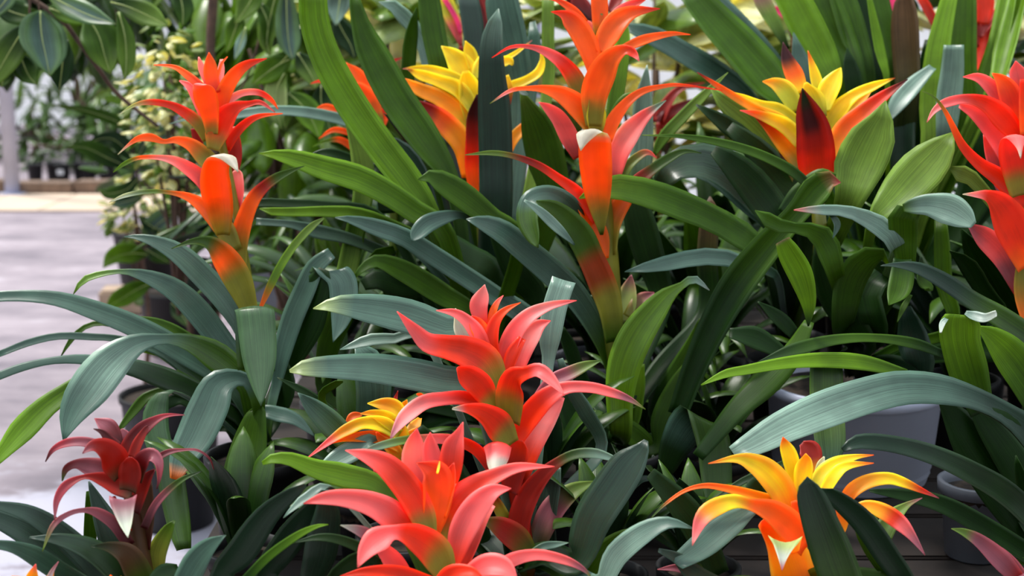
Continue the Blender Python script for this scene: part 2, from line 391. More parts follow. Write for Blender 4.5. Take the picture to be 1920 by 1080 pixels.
# ------------------------------------------------------------------ leafy backdrop: real shrubs with leaves as parts
def oval_mesh(L, Wd, st, curl=.25, n=7, m=5, name='leaf', st_back=None, mat=None):
    cen, wid, wd = [], [], []
    for i in range(n):
        t = i / (n - 1); a = curl * t * 1.6
        cen.append(Vector((L * t, 0, -L * curl * t * t * .8))); wid.append(max(.0015, Wd * (math.sin(math.pi * min(1, t * .93 + .07)) ** .75))); wd.append(Vector((0, 1, 0)))
    vs, fs, cols, uvs = blade(cen, wid, wd, st, st_back or [(0, tuple(x * .7 + y * .3 for x, y in zip(st[0][1], PAL['gm'])))], LEAF, .12, m, .0012, length=L)
    return mesh(name, vs, fs, mat or LEAF, True, cols, uvs)
def shrub(name, label, cat, base, crown, rad, n, L, Wd, cols, trunk=.02, curl=.25, group=None, leaf='leaf', nbranch=5, droop=.2, mat=None, via=None):
    base = Vector(base); crown = Vector(crown); rad = Vector(rad)
    r = empty(name, base); tag(r, label, cat, group)
    mids = [oval_mesh(L * k, Wd * k, stops(c), curl, name=leaf) for c in cols for k in (.8, 1.0, 1.15)]
    if trunk:
        cc = crown - base
        vs, fs, c_, u_ = tube([Vector(p[:3]) for p in spline([Vector((0, 0, 0)), via or (cc * .45 + Vector((.03, 0, 0))), cc], 10)], [trunk * (1 - .05 * i) for i in range(10)], 8)
        link('trunk', mesh('trunk', vs, fs, BARK), r)
        for _ in range(nbranch):
            m0 = cc * .5 if not via else cc; d = Vector((random.uniform(-1, 1) * rad.x, random.uniform(-1, 1) * rad.y, random.uniform(-.5, 1) * rad.z)) * .7
            vs, fs, c_, u_ = tube([m0, (m0 + cc) * .5 + d * .4, cc + d], [trunk * .55, trunk * .4, trunk * .2], 6); link('branch', mesh('branch', vs, fs, BARK), r)
    for _ in range(n):
        while True:
            q = Vector([random.uniform(-1, 1) for _ in range(3)])
            if .25 < q.length < 1: break
        p = crown - base + Vector((q.x * rad.x, q.y * rad.y, q.z * rad.z))
        o = link(leaf, random.choice(mids), r, p)
        yaw = math.atan2(q.y, q.x) + random.uniform(-.9, .9)
        o.rotation_euler = (random.uniform(-.6, .6), droop + random.uniform(-.7, .6), yaw)
    return r

def P3(u, v, d): return at(u, v, d)
# far dark palms and bushes beyond the kerb
for i, (u, v, d, rx, rz, c, lb) in enumerate([
    (150, 250, 12.6, .55, .42, 'gd', 'dark bushy plant in the far bed right of the pole'), (60, 235, 13.4, .35, .5, 'gm', 'thin leafy plant in the far bed beside the pole'),
    (205, 235, 12.4, .35, .55, 'gm', 'mid green bush in the far bed behind the small-leaved shrub'), (140, 130, 13.5, 1.0, .40, 'gl', 'light green tree crown far above the far bed'),
    (330, 270, 12.0, .5, .8, 'gd', 'dark bush far behind the pale small-leaved shrub'), (480, 250, 11.5, .6, 1.0, 'gd', 'dark bush far behind the top left orange bromeliad'),
    (640, 280, 11.0, .8, 1.1, 'gd', 'dark bush far behind the upper middle strap leaves')]):
    p = at(u, v, d)
    shrub('far_bush', lb, 'bush', (p.x, p.y, 0), p, (rx, .5, rz), 90, .26, .07, [c, 'gm' if c == 'gd' else c], .04, droop=.5)
# pale small-leaved shrub behind the orange bromeliad
p = at(318, 200, 3.7); g = floor_at(315, 585)
shrub('cream_leaved_shrub', 'tall shrub of tiny cream and pale green leaves behind the left orange bromeliad', 'shrub', (p.x, p.y, 0), p, (.105, .12, .23), 290, .036, .024, ['cm', 'pg', 'cm', 'gb'], .012, nbranch=8, curl=.3)
p = at(252, 385, 4.9)
shrub('cream_leaved_shrub', 'low clump of tiny cream leaves beside the concrete aisle', 'shrub', (p.x, p.y, 0), p, (.10, .12, .12), 150, .042, .026, ['cm', 'pg', 'gl'], .01, nbranch=5)
p = at(385, 250, 5.6)
shrub('leafy_shrub', 'loose green shrub with broad leaves behind the cream-leaved shrub', 'shrub', (p.x, p.y, 0), p, (.42, .3, .42), 100, .17, .07, ['gm', 'gl', 'gb'], .02)
# broad-leaved shrubs behind the middle
p = at(600, 210, 3.9)
shrub('broad_leaved_shrub', 'green shrub with broad hanging leaves behind the upper middle strap leaves', 'shrub', (p.x, p.y, 0), p, (.34, .3, .42), 150, .17, .08, ['gm', 'gl', 'gl', 'gb'], .02, droop=.9)
p = at(500, 20, 4.2)
shrub('broad_leaved_shrub', 'green tree crown with drooping leaves above the left orange spike', 'tree', (p.x, p.y, 0), p, (.30, .3, .22), 110, .18, .075, ['gl', 'gl', 'gb'], .03, droop=1.0)
p = at(100, -20, 4.4)
shrub('broad_leaved_shrub', 'green tree crown with drooping leaves at the top left corner', 'tree', (p.x - .6, p.y, 0), p, (.45, .3, .17), 120, .18, .085, ['gm', 'gd', 'gl'], .03, droop=.9, via=Vector((0, 0, 2.1)))
p = at(560, 400, 3.6)
shrub('shade_plant', 'low dark leafy plant behind the left orange bromeliad, beside the plinth', 'plant', (p.x, p.y, 0), p, (.3, .25, .22), 110, .15, .045, ['gd', 'gm', 'bd'], .012)
# pale variegated plants behind the right half
for u, v, d, rx, rz, c, lb in [(790, 80, 3.7, .22, .25, ['cm', 'gl', 'pg'], 'pale variegated plant behind the top yellow bromeliad'),
    (1230, 130, 3.7, .30, .32, ['cm', 'gl', 'cm', 'pg'], 'pale variegated plant behind the tallest orange spike'),
    (1450, 110, 3.8, .30, .32, ['cm', 'pg', 'gl'], 'cream variegated plant behind the red and yellow bromeliad'),
    (1730, 100, 3.9, .34, .34, ['cm', 'gm', 'bs'], 'pale green plant behind the striped upright leaves')]:
    p = at(u, v, d); shrub('variegated_plant', lb, 'plant', (p.x, p.y, 0), p, (rx, .2, rz), 120, .19, .09, c, .015, droop=-.2)
# ------------------------------------------------------------------ the flowering bromeliads
# every leaf: crop letter, tint stops, depth offsets base/tip, "x,y,width; ..." from base to tip
# --- P1: left orange
p = Plant('guzmania', 'tall orange-flowered bromeliad at left with long arching silvery leaves', 'bromeliad', 1.9, 486, pot=BLACKPOT, pot_r=.07)
B, L = p.b, p.leaf
p.stem('A', 'gm ol.5 ol1', '1275,1560,42; 1200,1100,44; 1130,760,44; 1080,520,30')
B('A', 'ro or.6 or1', -.005, .0, '1090,470,50; 1066,390,74; 1062,320,56; 1058,264,4')
B('A', 'ro pl.5 pl1', .015, .02, '1060,450,30; 1022,350,38; 1006,288,6')
B('A', 'pl pl1', .02, .03, '1110,450,25; 1120,360,36; 1122,300,14')
B('A', 'or or1', .01, .02, '1098,400,14; 1122,325,14; 1152,286,4')
B('A', 'ro or.4 ro.9', 0, -.01, '1120,590,40; 1132,490,78; 1180,395,72; 1250,330,45; 1350,296,4')
B('A', 'ro or.6 or1', .005, .02, '1040,460,40; 970,400,42; 900,348,26; 840,332,14; 778,329,4')
B('A', 'ol or.35 or.8 pl1', -.02, -.05, '1075,680,60; 1065,580,92; 1048,505,122; 1032,452,112; 1006,428,70; 985,430,8', fold=0)
B('A', 'ro pk.4 pk1', .01, .03, '1040,620,40; 1000,520,46; 960,440,40; 908,408,6')
B('A', 'ol ol.14 ro.36 ro.6 pg.9 gw1', 0, -.03, '1050,710,50; 995,620,64; 920,562,52; 850,530,36; 760,518,30; 680,533,18; 606,577,3')
B('A', 'ol.0 ro.3 ro.7 pk1', -.02, -.03, '1080,760,60; 1105,670,120; 1145,595,110; 1200,545,62; 1260,528,32; 1320,520,24; 1392,567,4')
B('A', 'pl pl.5 ro.7 or1', .02, .03, '1140,570,30; 1165,510,40; 1230,472,34; 1310,470,32; 1370,505,24; 1408,552,4')
B('A', 'ro ro.5 or1', 0, 0, '1150,760,34; 1185,690,48; 1240,630,42; 1310,590,26; 1432,574,4')
B('A', 'rd rd1', .03, .03, '1010,780,30; 1000,720,50; 975,650,20')
B('A', 'ol ol.1 or.36 or.8 gw1', -.01, -.04, '1085,850,90; 1030,795,92; 965,735,66; 890,710,36; 830,718,24; 765,698,42; 700,703,30; 650,735,14; 596,782,3')
B('A', 'rd pk.3 pl.55 or.7 gb.85 gb1', -.01, -.02, '1075,990,80; 1025,915,82; 960,860,70; 880,815,46; 800,798,26; 700,800,20; 630,830,20; 573,872,3')
B('A', 'ol or.35 or.66 gw.74 gw1', -.035, -.12, '1130,1190,70; 1115,1060,138; 1098,950,158; 1092,860,140; 1115,795,110; 1150,790,80; 1182,830,42; 1206,872,3', fold=0)
B('A', 'rd pk.4 pl1', .0, .01, '1190,1080,50; 1200,980,74; 1200,890,64; 1195,860,20')
B('A', 'rd rd.5 ro1', .02, .03, '1175,900,50; 1190,800,76; 1190,710,60; 1186,640,20')
B('B', 'ol ol.1 or.36 or.5 gl.7 gw1', -.02, -.05, '1190,300,70; 1125,180,104; 1045,90,84; 960,30,46; 870,5,22; 760,-2,22; 640,17,22; 553,52,3')
B('B', 'ol ol.1 or.36 or.5 rd.65 gm.78 gm1', -.015, -.02, '1225,380,50; 1215,250,92; 1248,120,82; 1290,30,72; 1345,-30,56; 1410,-75,46; 1480,-108,22; 1540,-132,3')
B('B', 'ol ol.3 or.5 gm.7 gm1', -.04, -.09, '1265,610,80; 1200,450,142; 1130,335,130; 1062,262,74; 975,252,32; 868,286,3')
B('B', 'or gb.3 gl1', -.01, .02, '1318,590,16; 1368,480,38; 1428,365,42; 1500,260,40; 1580,175,36; 1640,132,8')
L('B', 'gm bs.3 bs1', -.01, .0, '1235,740,70; 1150,570,118; 1020,420,122; 900,310,100; 780,250,58; 690,228,26; 628,226,3')
L('B', 'gm bs.3 bs.75 gb.9 gb1', -.02, -.08, '1240,940,100; 1130,780,122; 1000,610,132; 880,495,112; 740,428,66; 620,403,24; 500,418,32; 420,450,32; 371,517,3')
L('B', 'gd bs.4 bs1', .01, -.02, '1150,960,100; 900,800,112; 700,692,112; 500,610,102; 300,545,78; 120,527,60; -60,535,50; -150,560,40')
L('B', 'gd gm.2 gm.42 bs.55 bl.75 bs.9 bs1', -.03, -.16, '1235,960,100; 1100,842,150; 960,765,92; 830,745,52; 690,772,110; 560,870,190; 450,1010,200; 370,1130,132; 320,1262,4', roll=22)  # pale silver stop paints the sky's reflection on the bent part
L('B', 'gm bs.3 bs1', -.10, -.20, '1300,900,190; 1292,720,196; 1287,582,196; 1300,700,190; 1312,850,168; 1319,980,92; 1322,1084,4', fold=0, ext=False)
L('B', 'gm bs.3 bs1', .02, .03, '1400,980,50; 1430,820,90; 1480,650,112; 1545,500,110; 1600,380,90; 1680,310,60')
L('E', 'gd gd1', .04, .02, '110,960,60; 170,800,170; 250,620,220; 320,460,130; 345,390,50', side='u')
L('E', 'bs bs1', .03, -.02, '320,430,110; 370,395,150; 435,450,145; 445,560,138; 425,670,84; 390,760,3', fold=0, ext=False)
L('C', 'gd gm.3 bs.4 bs.93 or1', -.05, -.15, '1310,260,60; 1290,140,84; 1222,80,72; 1115,110,150; 1060,230,198; 990,380,190; 930,480,140; 888,590,52', roll=20)
L('B', 'gd gd.45 bs.7 bs1', -.01, -.08, '1100,1070,80; 980,1005,110; 830,940,112; 680,890,92; 520,860,62; 400,845,50; 250,855,36; 100,890,42; -40,945,40', side='u')
L('B', 'gd gd.3 bs.5 bs1', .02, -.03, '960,910,80; 800,800,60; 600,745,36; 480,735,36; 300,730,36; 150,762,36; -20,828,30')
L('B', 'gd gm1', .04, .03, '1010,800,60; 900,712,60; 780,660,48; 640,632,8')
L('B', 'gm gm1', .05, .03, '720,760,30; 600,685,24; 500,665,26; 420,690,26; 360,750,26; 308,832,4')
L('C', 'gd gm.4 gb1', .0, -.10, '760,40,40; 560,40,50; 420,95,70; 340,150,90; 230,230,112; 120,340,130; 30,440,82; -50,530,40')
L('C', 'gd gm1', .03, .0, '900,140,30; 760,165,46; 690,230,50; 600,345,20')
L('C', 'bs bs.5 gd.8 gm1', -.07, -.16, '860,140,40; 790,235,125; 795,380,132; 850,520,134; 880,680,134; 910,850,110; 930,945,74', fold=0)
L('C', 'gd gd1', -.02, -.03, '1050,260,60; 930,185,60; 860,200,60; 830,245,16', side='u')
L('C', 'gd gm.5 gd1', -.05, -.10, '1300,230,80; 1262,400,168; 1220,600,190; 1180,785,100', side='u')
L('F', 'gd bs.3 bs1', -.03, -.05, '20,262,60; 120,265,76; 200,290,60; 250,330,36; 298,374,3')
L('B', 'gd gb.5 gb1', .05, .05, '1270,960,90; 1050,870,110; 850,800,90; 700,790,30', side='u')
L('C', 'gd gm1', .02, .0, '1290,330,80; 1150,230,90; 1000,140,80; 880,60,60')
L('C', 'gd gd1', .05, .05, '1240,420,80; 1160,330,60; 1110,345,10')
L('C', 'gd gd1', .03, .05, '1390,300,60; 1440,120,110; 1400,-40,90; 1460,-200,40', side='u')
# --- P6: maroon, bottom left
p = Plant('guzmania', 'small maroon-flowered bromeliad at bottom left in front of the orange one', 'bromeliad', 1.42, 268, z=.755, pot=BLACKPOT, pot_r=.05)
B, L = p.b, p.leaf
p.stem('C', 'ol br.4 dr1', '720,1080,120; 700,900,90; 650,640,60; 620,470,40')
B('C', 'dr cr.4 dp.8 pm1', 0, .01, '605,430,30; 582,370,62; 540,322,82; 478,282,4')
B('C', 'cr dp.5 dp1', .01, .015, '632,410,30; 628,365,52; 616,334,8')
B('C', 'cr dr1', -.01, -.01, '590,430,60; 552,392,50; 515,352,26; 473,334,3')
B('C', 'rd cr.3 pm.8 dp1', 0, .02, '640,470,60; 660,415,80; 722,340,74; 790,290,40; 850,267,20; 935,264,3')
B('C', 'rd rd.5 cr1', -.01, 0, '670,480,50; 700,405,50; 740,335,26; 757,318,3')
B('C', 'br rd.3 rd.7 dp1', -.03, -.06, '610,580,80; 575,500,144; 530,442,112; 470,425,60; 418,458,4')
B('C', 'cr dp.5 pm.7 dr1', -.01, -.02, '570,480,80; 505,430,62; 425,402,50; 340,407,42; 270,440,26; 229,502,3')
B('C', 'br rd.3 rd1', -.03, -.04, '650,650,80; 662,570,112; 662,510,92; 655,480,30')
B('C', 'br cr.3 dp.6 pm.8 dr1', -.03, -.05, '690,600,60; 715,510,84; 765,470,72; 803,510,46; 805,590,18; 794,640,3')
B('C', 'cr dp.5 cr1', .01, .03, '770,500,40; 850,455,30; 925,442,14; 1000,444,12; 1060,485,10; 1083,542,3')
B('C', 'dr dp.4 cr.8 gm1', -.01, -.02, '600,600,80; 530,555,112; 450,528,90; 385,515,46; 335,540,34; 314,600,4')
B('C', 'br rd.2 rd.4 pm.75 dp1', -.02, -.05, '680,670,70; 600,622,112; 520,592,72; 430,578,24; 340,620,48; 290,695,34; 276,798,3')
B('C', 'rd dp.3 gw.8 gw1', -.05, -.09, '640,760,60; 625,685,136; 627,740,112; 638,820,62; 647,884,3', fold=0)
B('C', 'rd rd1', -.02, -.03, '650,860,40; 600,760,40; 570,680,26')
B('C', 'dr rd.5 cr1', -.02, -.02, '680,760,60; 712,660,70; 750,580,50; 785,540,8')
B('C', 'dr dp.4 dp.7 gl1', -.02, -.06, '655,930,60; 580,822,60; 500,765,52; 430,748,26; 350,765,26; 270,825,28; 214,955,3')
B('C', 'dr dp.4 gm.7 gd1', -.02, -.01, '730,840,40; 785,725,40; 850,650,36; 930,588,26; 1022,549,3')
B('C', 'dr br.5 br1', .0, .0, '720,940,90; 745,760,80; 750,600,40')
B('C', 'gm br.5 gd1', -.03, -.06, '730,1140,140; 650,990,122; 560,938,60; 465,930,8', label='green lower bract')
L('C', 'gd ol.5 gm1', 0, .01, '790,1100,60; 800,960,92; 850,850,62; 885,800,8')
L('C', 'gd bd1', .05, .06, '620,1040,150; 545,840,130; 485,690,62; 450,600,8')
L('C', 'gm gm1', .07, .07, '470,1050,60; 455,930,62; 455,800,60; 450,650,30')
L('C', 'bd bd1', 0, -.03, '560,1140,120; 430,985,130; 280,850,110; 130,760,80; -60,712,30')
L('C', 'bd gd.5 bd1', -.03, -.05, '650,1140,100; 500,975,120; 330,902,72; 148,884,6')
L('C', 'gd bs1', -.02, -.10, '450,1150,100; 300,1060,100; 180,985,96; 60,935,60; -60,918,40')
L('C', 'gd bd1', .02, .0, '480,1130,90; 280,990,150; 130,860,130; -50,775,80')
L('C', 'gd bs.4 bs1', -.08, -.10, '900,1170,120; 990,1020,134; 1060,935,90; 1142,874,3')
L('C', 'gd gd1', -.06, -.03, '760,1130,60; 840,1060,90; 905,1040,40')
# --- P17: yellow tips cut by the lower left corner
p = Plant('guzmania', 'yellow bromeliad at the bottom left corner, only its flower tip in view', 'bromeliad', 1.33, 20, z=.72, pot=BLACKPOT, pot_r=.034)
B, L = p.b, p.leaf
p.stem('C', 'gm ol1', '180,1300,40; 180,1150,40')
B('C', 'yy yo.7 pk1', 0, 0, '165,1200,60; 165,1100,70; 180,1020,4')
B('C', 'yy yo1', 0, 0, '200,1200,50; 240,1120,60; 272,1052,4')
B('C', 'gw dp1', -.01, 0, '230,1160,40; 258,1070,24; 296,1006,3')
B('C', 'yo yo1', .01, 0, '120,1200,60; 110,1110,40; 60,1080,4')
L('C', 'gd bd1', .02, -.04, '160,1400,60; 40,1240,90; -60,1160,60')
L('C', 'gd bd1', .03, .0, '240,1400,60; 400,1240,90; 520,1180,10')
p = Plant('guzmania', 'orange bromeliad cut by the lower frame edge, right of the maroon one', 'bromeliad', 1.33, 165, z=.70, pot=BLACKPOT, pot_r=.035)
B, L = p.b, p.leaf
p.stem('C', 'gm ol1', '580,1350,40; 575,1180,40')
B('C', 'or or1', 0, 0, '580,1240,50; 570,1140,60; 560,1074,5')
B('C', 'or yo1', 0, 0, '600,1240,50; 625,1150,50; 610,1082,5')
L('C', 'gd bd1', .02, .0, '560,1400,60; 440,1260,80; 340,1200,10')
# --- P3: red centre
p = Plant('guzmania', 'red-flowered bromeliad in the centre with broad blunt silvery leaves at its left', 'bromeliad', 1.54, 975, z=.765, pot=BLACKPOT, pot_r=.06)
B, L = p.b, p.leaf
p.stem('F', 'gm rd.3 rd.6 ol1', '1380,1060,70; 1350,850,90; 1320,640,90; 1270,380,80; 1220,180,60; 1180,0,40; 1160,-140,26')
B('E', 'ro pk.4 pl1', .005, .01, '1150,680,50; 1132,585,92; 1146,525,72; 1158,468,3')
B('E', 'ro or.5 pk1', 0, .01, '1185,690,30; 1200,610,38; 1222,560,26; 1252,523,3')
B('E', 'ro ro.5 or1', -.01, 0, '1215,860,50; 1195,750,72; 1212,660,56; 1262,600,34; 1340,559,3')
B('E', 'or or.5 ro1', -.005, 0, '1170,800,50; 1140,720,90; 1110,665,72; 1085,630,16')
B('E', 'ro pk.5 pk1', -.01, .0, '1170,820,60; 1115,715,80; 1062,650,60; 1000,612,40; 912,599,3')
B('E', 'dp gw.5 gw1', .02, .03, '1080,800,50; 1045,705,90; 1022,645,44; 1010,588,3')
B('E', 'ro pk.4 pl.7 pk1', .0, .02, '1250,930,40; 1275,800,92; 1318,700,92; 1390,625,76; 1480,580,46; 1560,560,26; 1624,549,3')
B('E', 'ro pk.3 pl.6 pk1', .01, .03, '1320,940,50; 1342,830,104; 1382,740,112; 1430,680,70; 1492,651,4')
B('E', 'ro ro1', -.01, .0, '1265,950,40; 1300,825,70; 1350,740,40')
B('E', 'ol ol.1 ro.3 ro.55 pk.75 pk1', -.03, -.05, '1230,1010,90; 1160,875,172; 1060,815,156; 960,790,122; 865,765,100; 800,700,64; 714,604,3')
B('E', 'ol ol.14 ro.38 ro1', -.035, -.06, '1210,1100,60; 1135,990,130; 1060,930,112; 1020,890,20')
B('E', 'ol ol.14 ro.38 ro.55 pk.65 pk1', -.035, -.10, '1290,1170,100; 1290,1050,142; 1310,950,124; 1362,922,70; 1430,905,72; 1492,952,58; 1562,1030,3')
B('F', 'ro ro.2 pk.5 pl.75 dp1', -.02, -.09, '1200,270,40; 1130,210,64; 1050,182,72; 950,185,68; 850,205,76; 762,272,76; 705,345,34; 678,392,3')
B('F', 'ol ol.14 ro.36 ro.8 gw1', -.045, -.08, '1290,420,90; 1225,325,150; 1150,262,104; 1072,235,52; 995,234,10')
B('I', 'ro ro.3 pk.5 pk.75 dp.88 gl1', -.03, -.05, '110,430,70; 190,290,112; 280,185,104; 380,130,66; 500,127,56; 600,150,50; 700,185,30; 784,236,3')
B('I', 'rd ro.3 pl.7 pk1', .0, .02, '130,620,100; 205,440,112; 275,300,112; 330,220,72; 372,178,8')
B('H', 'dp dp.5 gl.8 gm1', .03, .04, '230,1070,60; 310,965,72; 400,920,70; 480,882,50; 562,852,3', label='mottled green and pink bract')
B('F', 'rd ro.3 pk.5 gw.7 gw1', -.05, -.10, '1230,500,60; 1222,410,140; 1224,460,122; 1216,525,82; 1212,586,6', fold=0)
B('F', 'rd rd.4 ro1', -.03, -.04, '1290,660,80; 1310,520,132; 1330,430,112; 1335,392,40')
B('F', 'rd ro.25 pk.5 gl.7 bl1', -.02, -.12, '1210,560,60; 1110,440,60; 985,392,54; 860,388,48; 760,393,42; 685,408,42; 610,428,36; 548,444,3')
B('F', 'gm ol.5 rd1', -.02, -.04, '1290,840,60; 1232,745,62; 1198,675,40')
B('I', 'rd rd.45 rd.55 gm.66 bl.9 bl1', -.03, -.04, '160,950,80; 148,810,112; 190,685,112; 262,580,82; 340,508,52; 425,466,50; 520,460,52; 600,480,36; 682,510,3')
B('F', 'gm rd.6 gm1', -.05, -.08, '1400,980,60; 1325,900,130; 1240,842,112; 1180,812,60; 1135,800,6')
B('I', 'gm dp.5 gl.8 gl1', .0, .03, '225,990,60; 262,860,110; 325,735,122; 420,650,82; 525,602,8')
L('E', 'gd bs.25 bs.9 pg1', .04, .02, '1120,740,130; 960,700,156; 800,645,172; 650,610,160; 500,585,122; 390,574,76; 289,590,4', roll=35)
L('E', 'gd bs.25 bs.9 pg1', .02, -.02, '1130,1010,130; 960,965,152; 800,932,162; 600,900,152; 400,890,122; 250,893,84; 170,907,14', roll=35)
L('E', 'bs bl1', .06, .05, '860,755,40; 700,745,52; 580,750,62; 500,775,42; 424,798,3')
L('E', 'gd bs1', .2, .2, '600,1240,120; 590,1010,176; 565,860,150; 520,780,50')
L('H', 'gd bs.4 bl1', .10, .12, '290,880,60; 300,740,112; 322,600,124; 352,500,122; 372,445,124', roll=10)
L('I', 'gd bs1', .02, .02, '270,1020,120; 268,820,132; 298,620,124; 330,520,60')
L('I', 'gd bd1', -.07, -.06, '430,1010,140; 520,800,196; 622,640,196; 702,520,172; 765,440,84; 788,393,22')
L('I', 'gd gm.6 gm1', -.04, -.06, '440,1110,90; 560,975,112; 680,892,90; 790,858,30')
L('I', 'gd bs.3 bl.7 bs1', -.10, -.12, '540,1120,90; 640,975,124; 770,868,112; 900,812,60; 1034,842,3')
L('I', 'gd bs1', .10, .10, '560,440,60; 480,250,80; 400,120,60; 350,-20,30', side='u')
L('F', 'gd gd1', .02, .03, '1180,960,90; 1060,700,160; 930,480,160; 820,330,60', side='u')
# --- P4: coral, bottom
p = Plant('guzmania', 'large coral red bromeliad flower at the bottom centre of the frame', 'bromeliad', 1.38, 840, z=.765, pot=BLACKPOT, pot_r=.06)
B, L = p.b, p.leaf
p.stem('F', 'gm ol1', '960,1240,60; 960,1040,70; 920,850,60; 910,650,40')
B('F', 'ro pk.3 pl.7 pk1', .015, .02, '860,760,80; 808,610,122; 792,480,122; 802,395,82; 816,333,3')
B('F', 'ro pk.5 pk1', .01, .015, '910,600,50; 888,490,92; 880,415,70; 883,352,3')
B('F', 'or ro.4 pk1', .005, .01, '940,720,80; 985,555,114; 1004,430,112; 1030,360,52; 1048,300,3')
B('F', 'or or.2 ro1', -.015, -.01, '890,900,50; 908,740,134; 915,625,156; 898,560,140; 855,528,60; 810,507,3')
B('F', 'or ro1', -.01, 0, '930,780,70; 960,660,90; 985,565,60; 1002,505,3')
B('F', 'yy.0 yo1', -.02, -.01, '918,560,10; 925,530,12; 930,498,3')
B('F', 'ol ol.1 ro.3 ro.5 pk1', -.025, -.02, '885,900,60; 838,775,132; 765,645,144; 665,532,122; 562,476,72; 452,443,3')
B('F', 'ro ro.2 pk.45 pk1', -.03, -.05, '820,940,60; 705,795,142; 585,722,124; 450,690,92; 340,690,62; 239,713,3')
B('F', 'ol ol.1 ro.3 ro.5 pk.8 pk1', -.01, .01, '930,980,80; 955,830,134; 1012,722,152; 1100,640,124; 1200,582,82; 1330,532,50; 1512,525,3', edge=(.9, .2, .16))
B('F', 'ro pk.5 pk1', -.03, -.02, '1000,1040,50; 1045,870,132; 1120,735,134; 1200,655,82; 1292,636,3')
B('F', 'ro pl1', -.005, .01, '1030,1060,60; 1090,930,70; 1140,800,70; 1200,720,30')
B('F', 'ol ol.14 ro.36 ro.52 pk.62 pk1', -.05, -.10, '970,1090,90; 905,970,172; 805,892,142; 700,862,72; 620,900,132; 562,955,92; 514,1037,3')
B('F', 'ro pk.4 dp.7 gw1', -.03, -.05, '780,1130,80; 695,1015,102; 622,930,62; 540,860,60; 428,822,3')
B('F', 'ro ro1', -.06, -.08, '880,1130,90; 725,1078,92; 565,1060,50; 425,1082,6')
B('F', 'ro pk.5 pk1', -.06, -.09, '960,1130,60; 1060,1080,70; 1160,1030,112; 1250,1040,104; 1320,1095,12')
B('F', 'ro ro1', -.07, -.09, '900,1180,60; 980,1080,90; 1080,1060,60; 1140,1090,20')
B('F', 'ro pk.3 pk.7 dp.9 gl1', -.03, -.02, '1180,1110,50; 1280,1010,72; 1420,975,56; 1560,1000,46; 1650,1042,26; 1700,1088,3')
B('F', 'gm bs.5 bl1', .02, .03, '1370,985,30; 1450,935,40; 1512,922,34; 1582,911,3')
L('F', 'gd gm.4 gb.9 gb1', .04, .02, '640,640,90; 450,577,122; 300,540,94; 170,490,68; 80,488,48; 32,510,20')
L('F', 'gd gm.5 gb1', -.05, -.08, '-80,1130,50; 60,985,46; 200,882,40; 300,832,22; 364,819,3', ext=False)
L('F', 'gd gd1', -.02, -.03, '600,980,60; 450,905,50; 320,885,36; 188,912,3')
L('F', 'gd gd1', -.05, -.06, '390,1120,60; 470,1020,80; 560,985,72; 630,1010,30')
L('F', 'gd bl1', .0, -.02, '380,640,30; 260,682,50; 190,735,28; 139,785,3')
L('F', 'gd bd1', .02, .0, '300,1180,90; 330,960,170; 360,760,130; 330,640,20', side='u')
L('F', 'gd bd1', .03, .0, '60,1120,120; 160,900,150; 300,740,120; 400,640,60')
L('F', 'gd bd1', -.03, -.05, '-160,1130,120; -60,930,150; 60,760,120; 200,650,60; 250,620,20')
# --- P5: small yellow
p = Plant('guzmania', 'small yellow-flowered bromeliad tucked behind the coral and red ones', 'bromeliad', 1.66, 760, z=.76, pot=BLACKPOT, pot_r=.055)
B, L = p.b, p.leaf
p.stem('F', 'gm ol.6 yo1', '760,700,50; 740,500,60; 730,330,50')
B('F', 'yy yo.6 yy1', 0, 0, '745,270,50; 700,230,82; 640,212,62; 564,206,5')
B('F', 'yy yo1', .01, .01, '765,290,50; 750,235,62; 764,187,4')
B('F', 'pk rd1', .02, .02, '700,240,22; 704,195,24; 718,142,3')
B('F', 'yg yy.4 yo1', -.01, -.02, '730,350,60; 665,292,82; 590,260,42; 528,258,4')
B('F', 'yg yy.3 yo.6 pk.75 pk1', -.015, -.05, '725,370,60; 645,318,82; 545,308,62; 470,338,62; 400,380,44; 258,484,3')
B('F', 'yo or.4 yo1', -.02, -.04, '730,430,60; 625,382,62; 520,378,52; 430,390,26; 340,420,3')
B('F', 'ol yy.4 yo1', -.01, -.01, '740,460,70; 722,360,92; 700,285,50')
B('F', 'or or1', .02, .03, '455,320,16; 490,275,44; 535,262,16')
B('F', 'ol yo.4 or1', -.02, -.03, '745,540,50; 695,445,72; 630,385,40; 610,350,8')
B('F', 'yo or1', 0, .01, '770,370,40; 840,340,36; 887,352,3')
B('F', 'or or1', .03, .04, '815,160,10; 835,165,20; 862,175,4')
B('F', 'rd pl.5 gl.8 gm1', -.05, -.07, '640,540,90; 645,640,112; 625,692,70; 618,724,6', fold=0, label='striped pink and green hanging bract')
B('F', 'ol yo1', -.01, .02, '760,420,60; 800,330,60; 830,280,20')
L('F', 'gd bs.3 bl1', -.03, -.06, '600,400,60; 520,435,100; 435,480,102; 360,522,64; 305,555,4')
L('F', 'gd gm.5 bs1', .01, -.01, '640,630,60; 510,460,104; 385,322,132; 290,230,92; 212,152,4')
L('F', 'gd gd1', .03, .02, '420,300,50; 330,210,50; 230,140,40; 108,75,4')
L('F', 'gd gm1', .03, .02, '430,380,50; 330,180,40; 400,110,36; 440,96,8')
L('F', 'gd gd1', .0, .0, '640,560,50; 560,520,70; 480,500,60; 360,440,20')
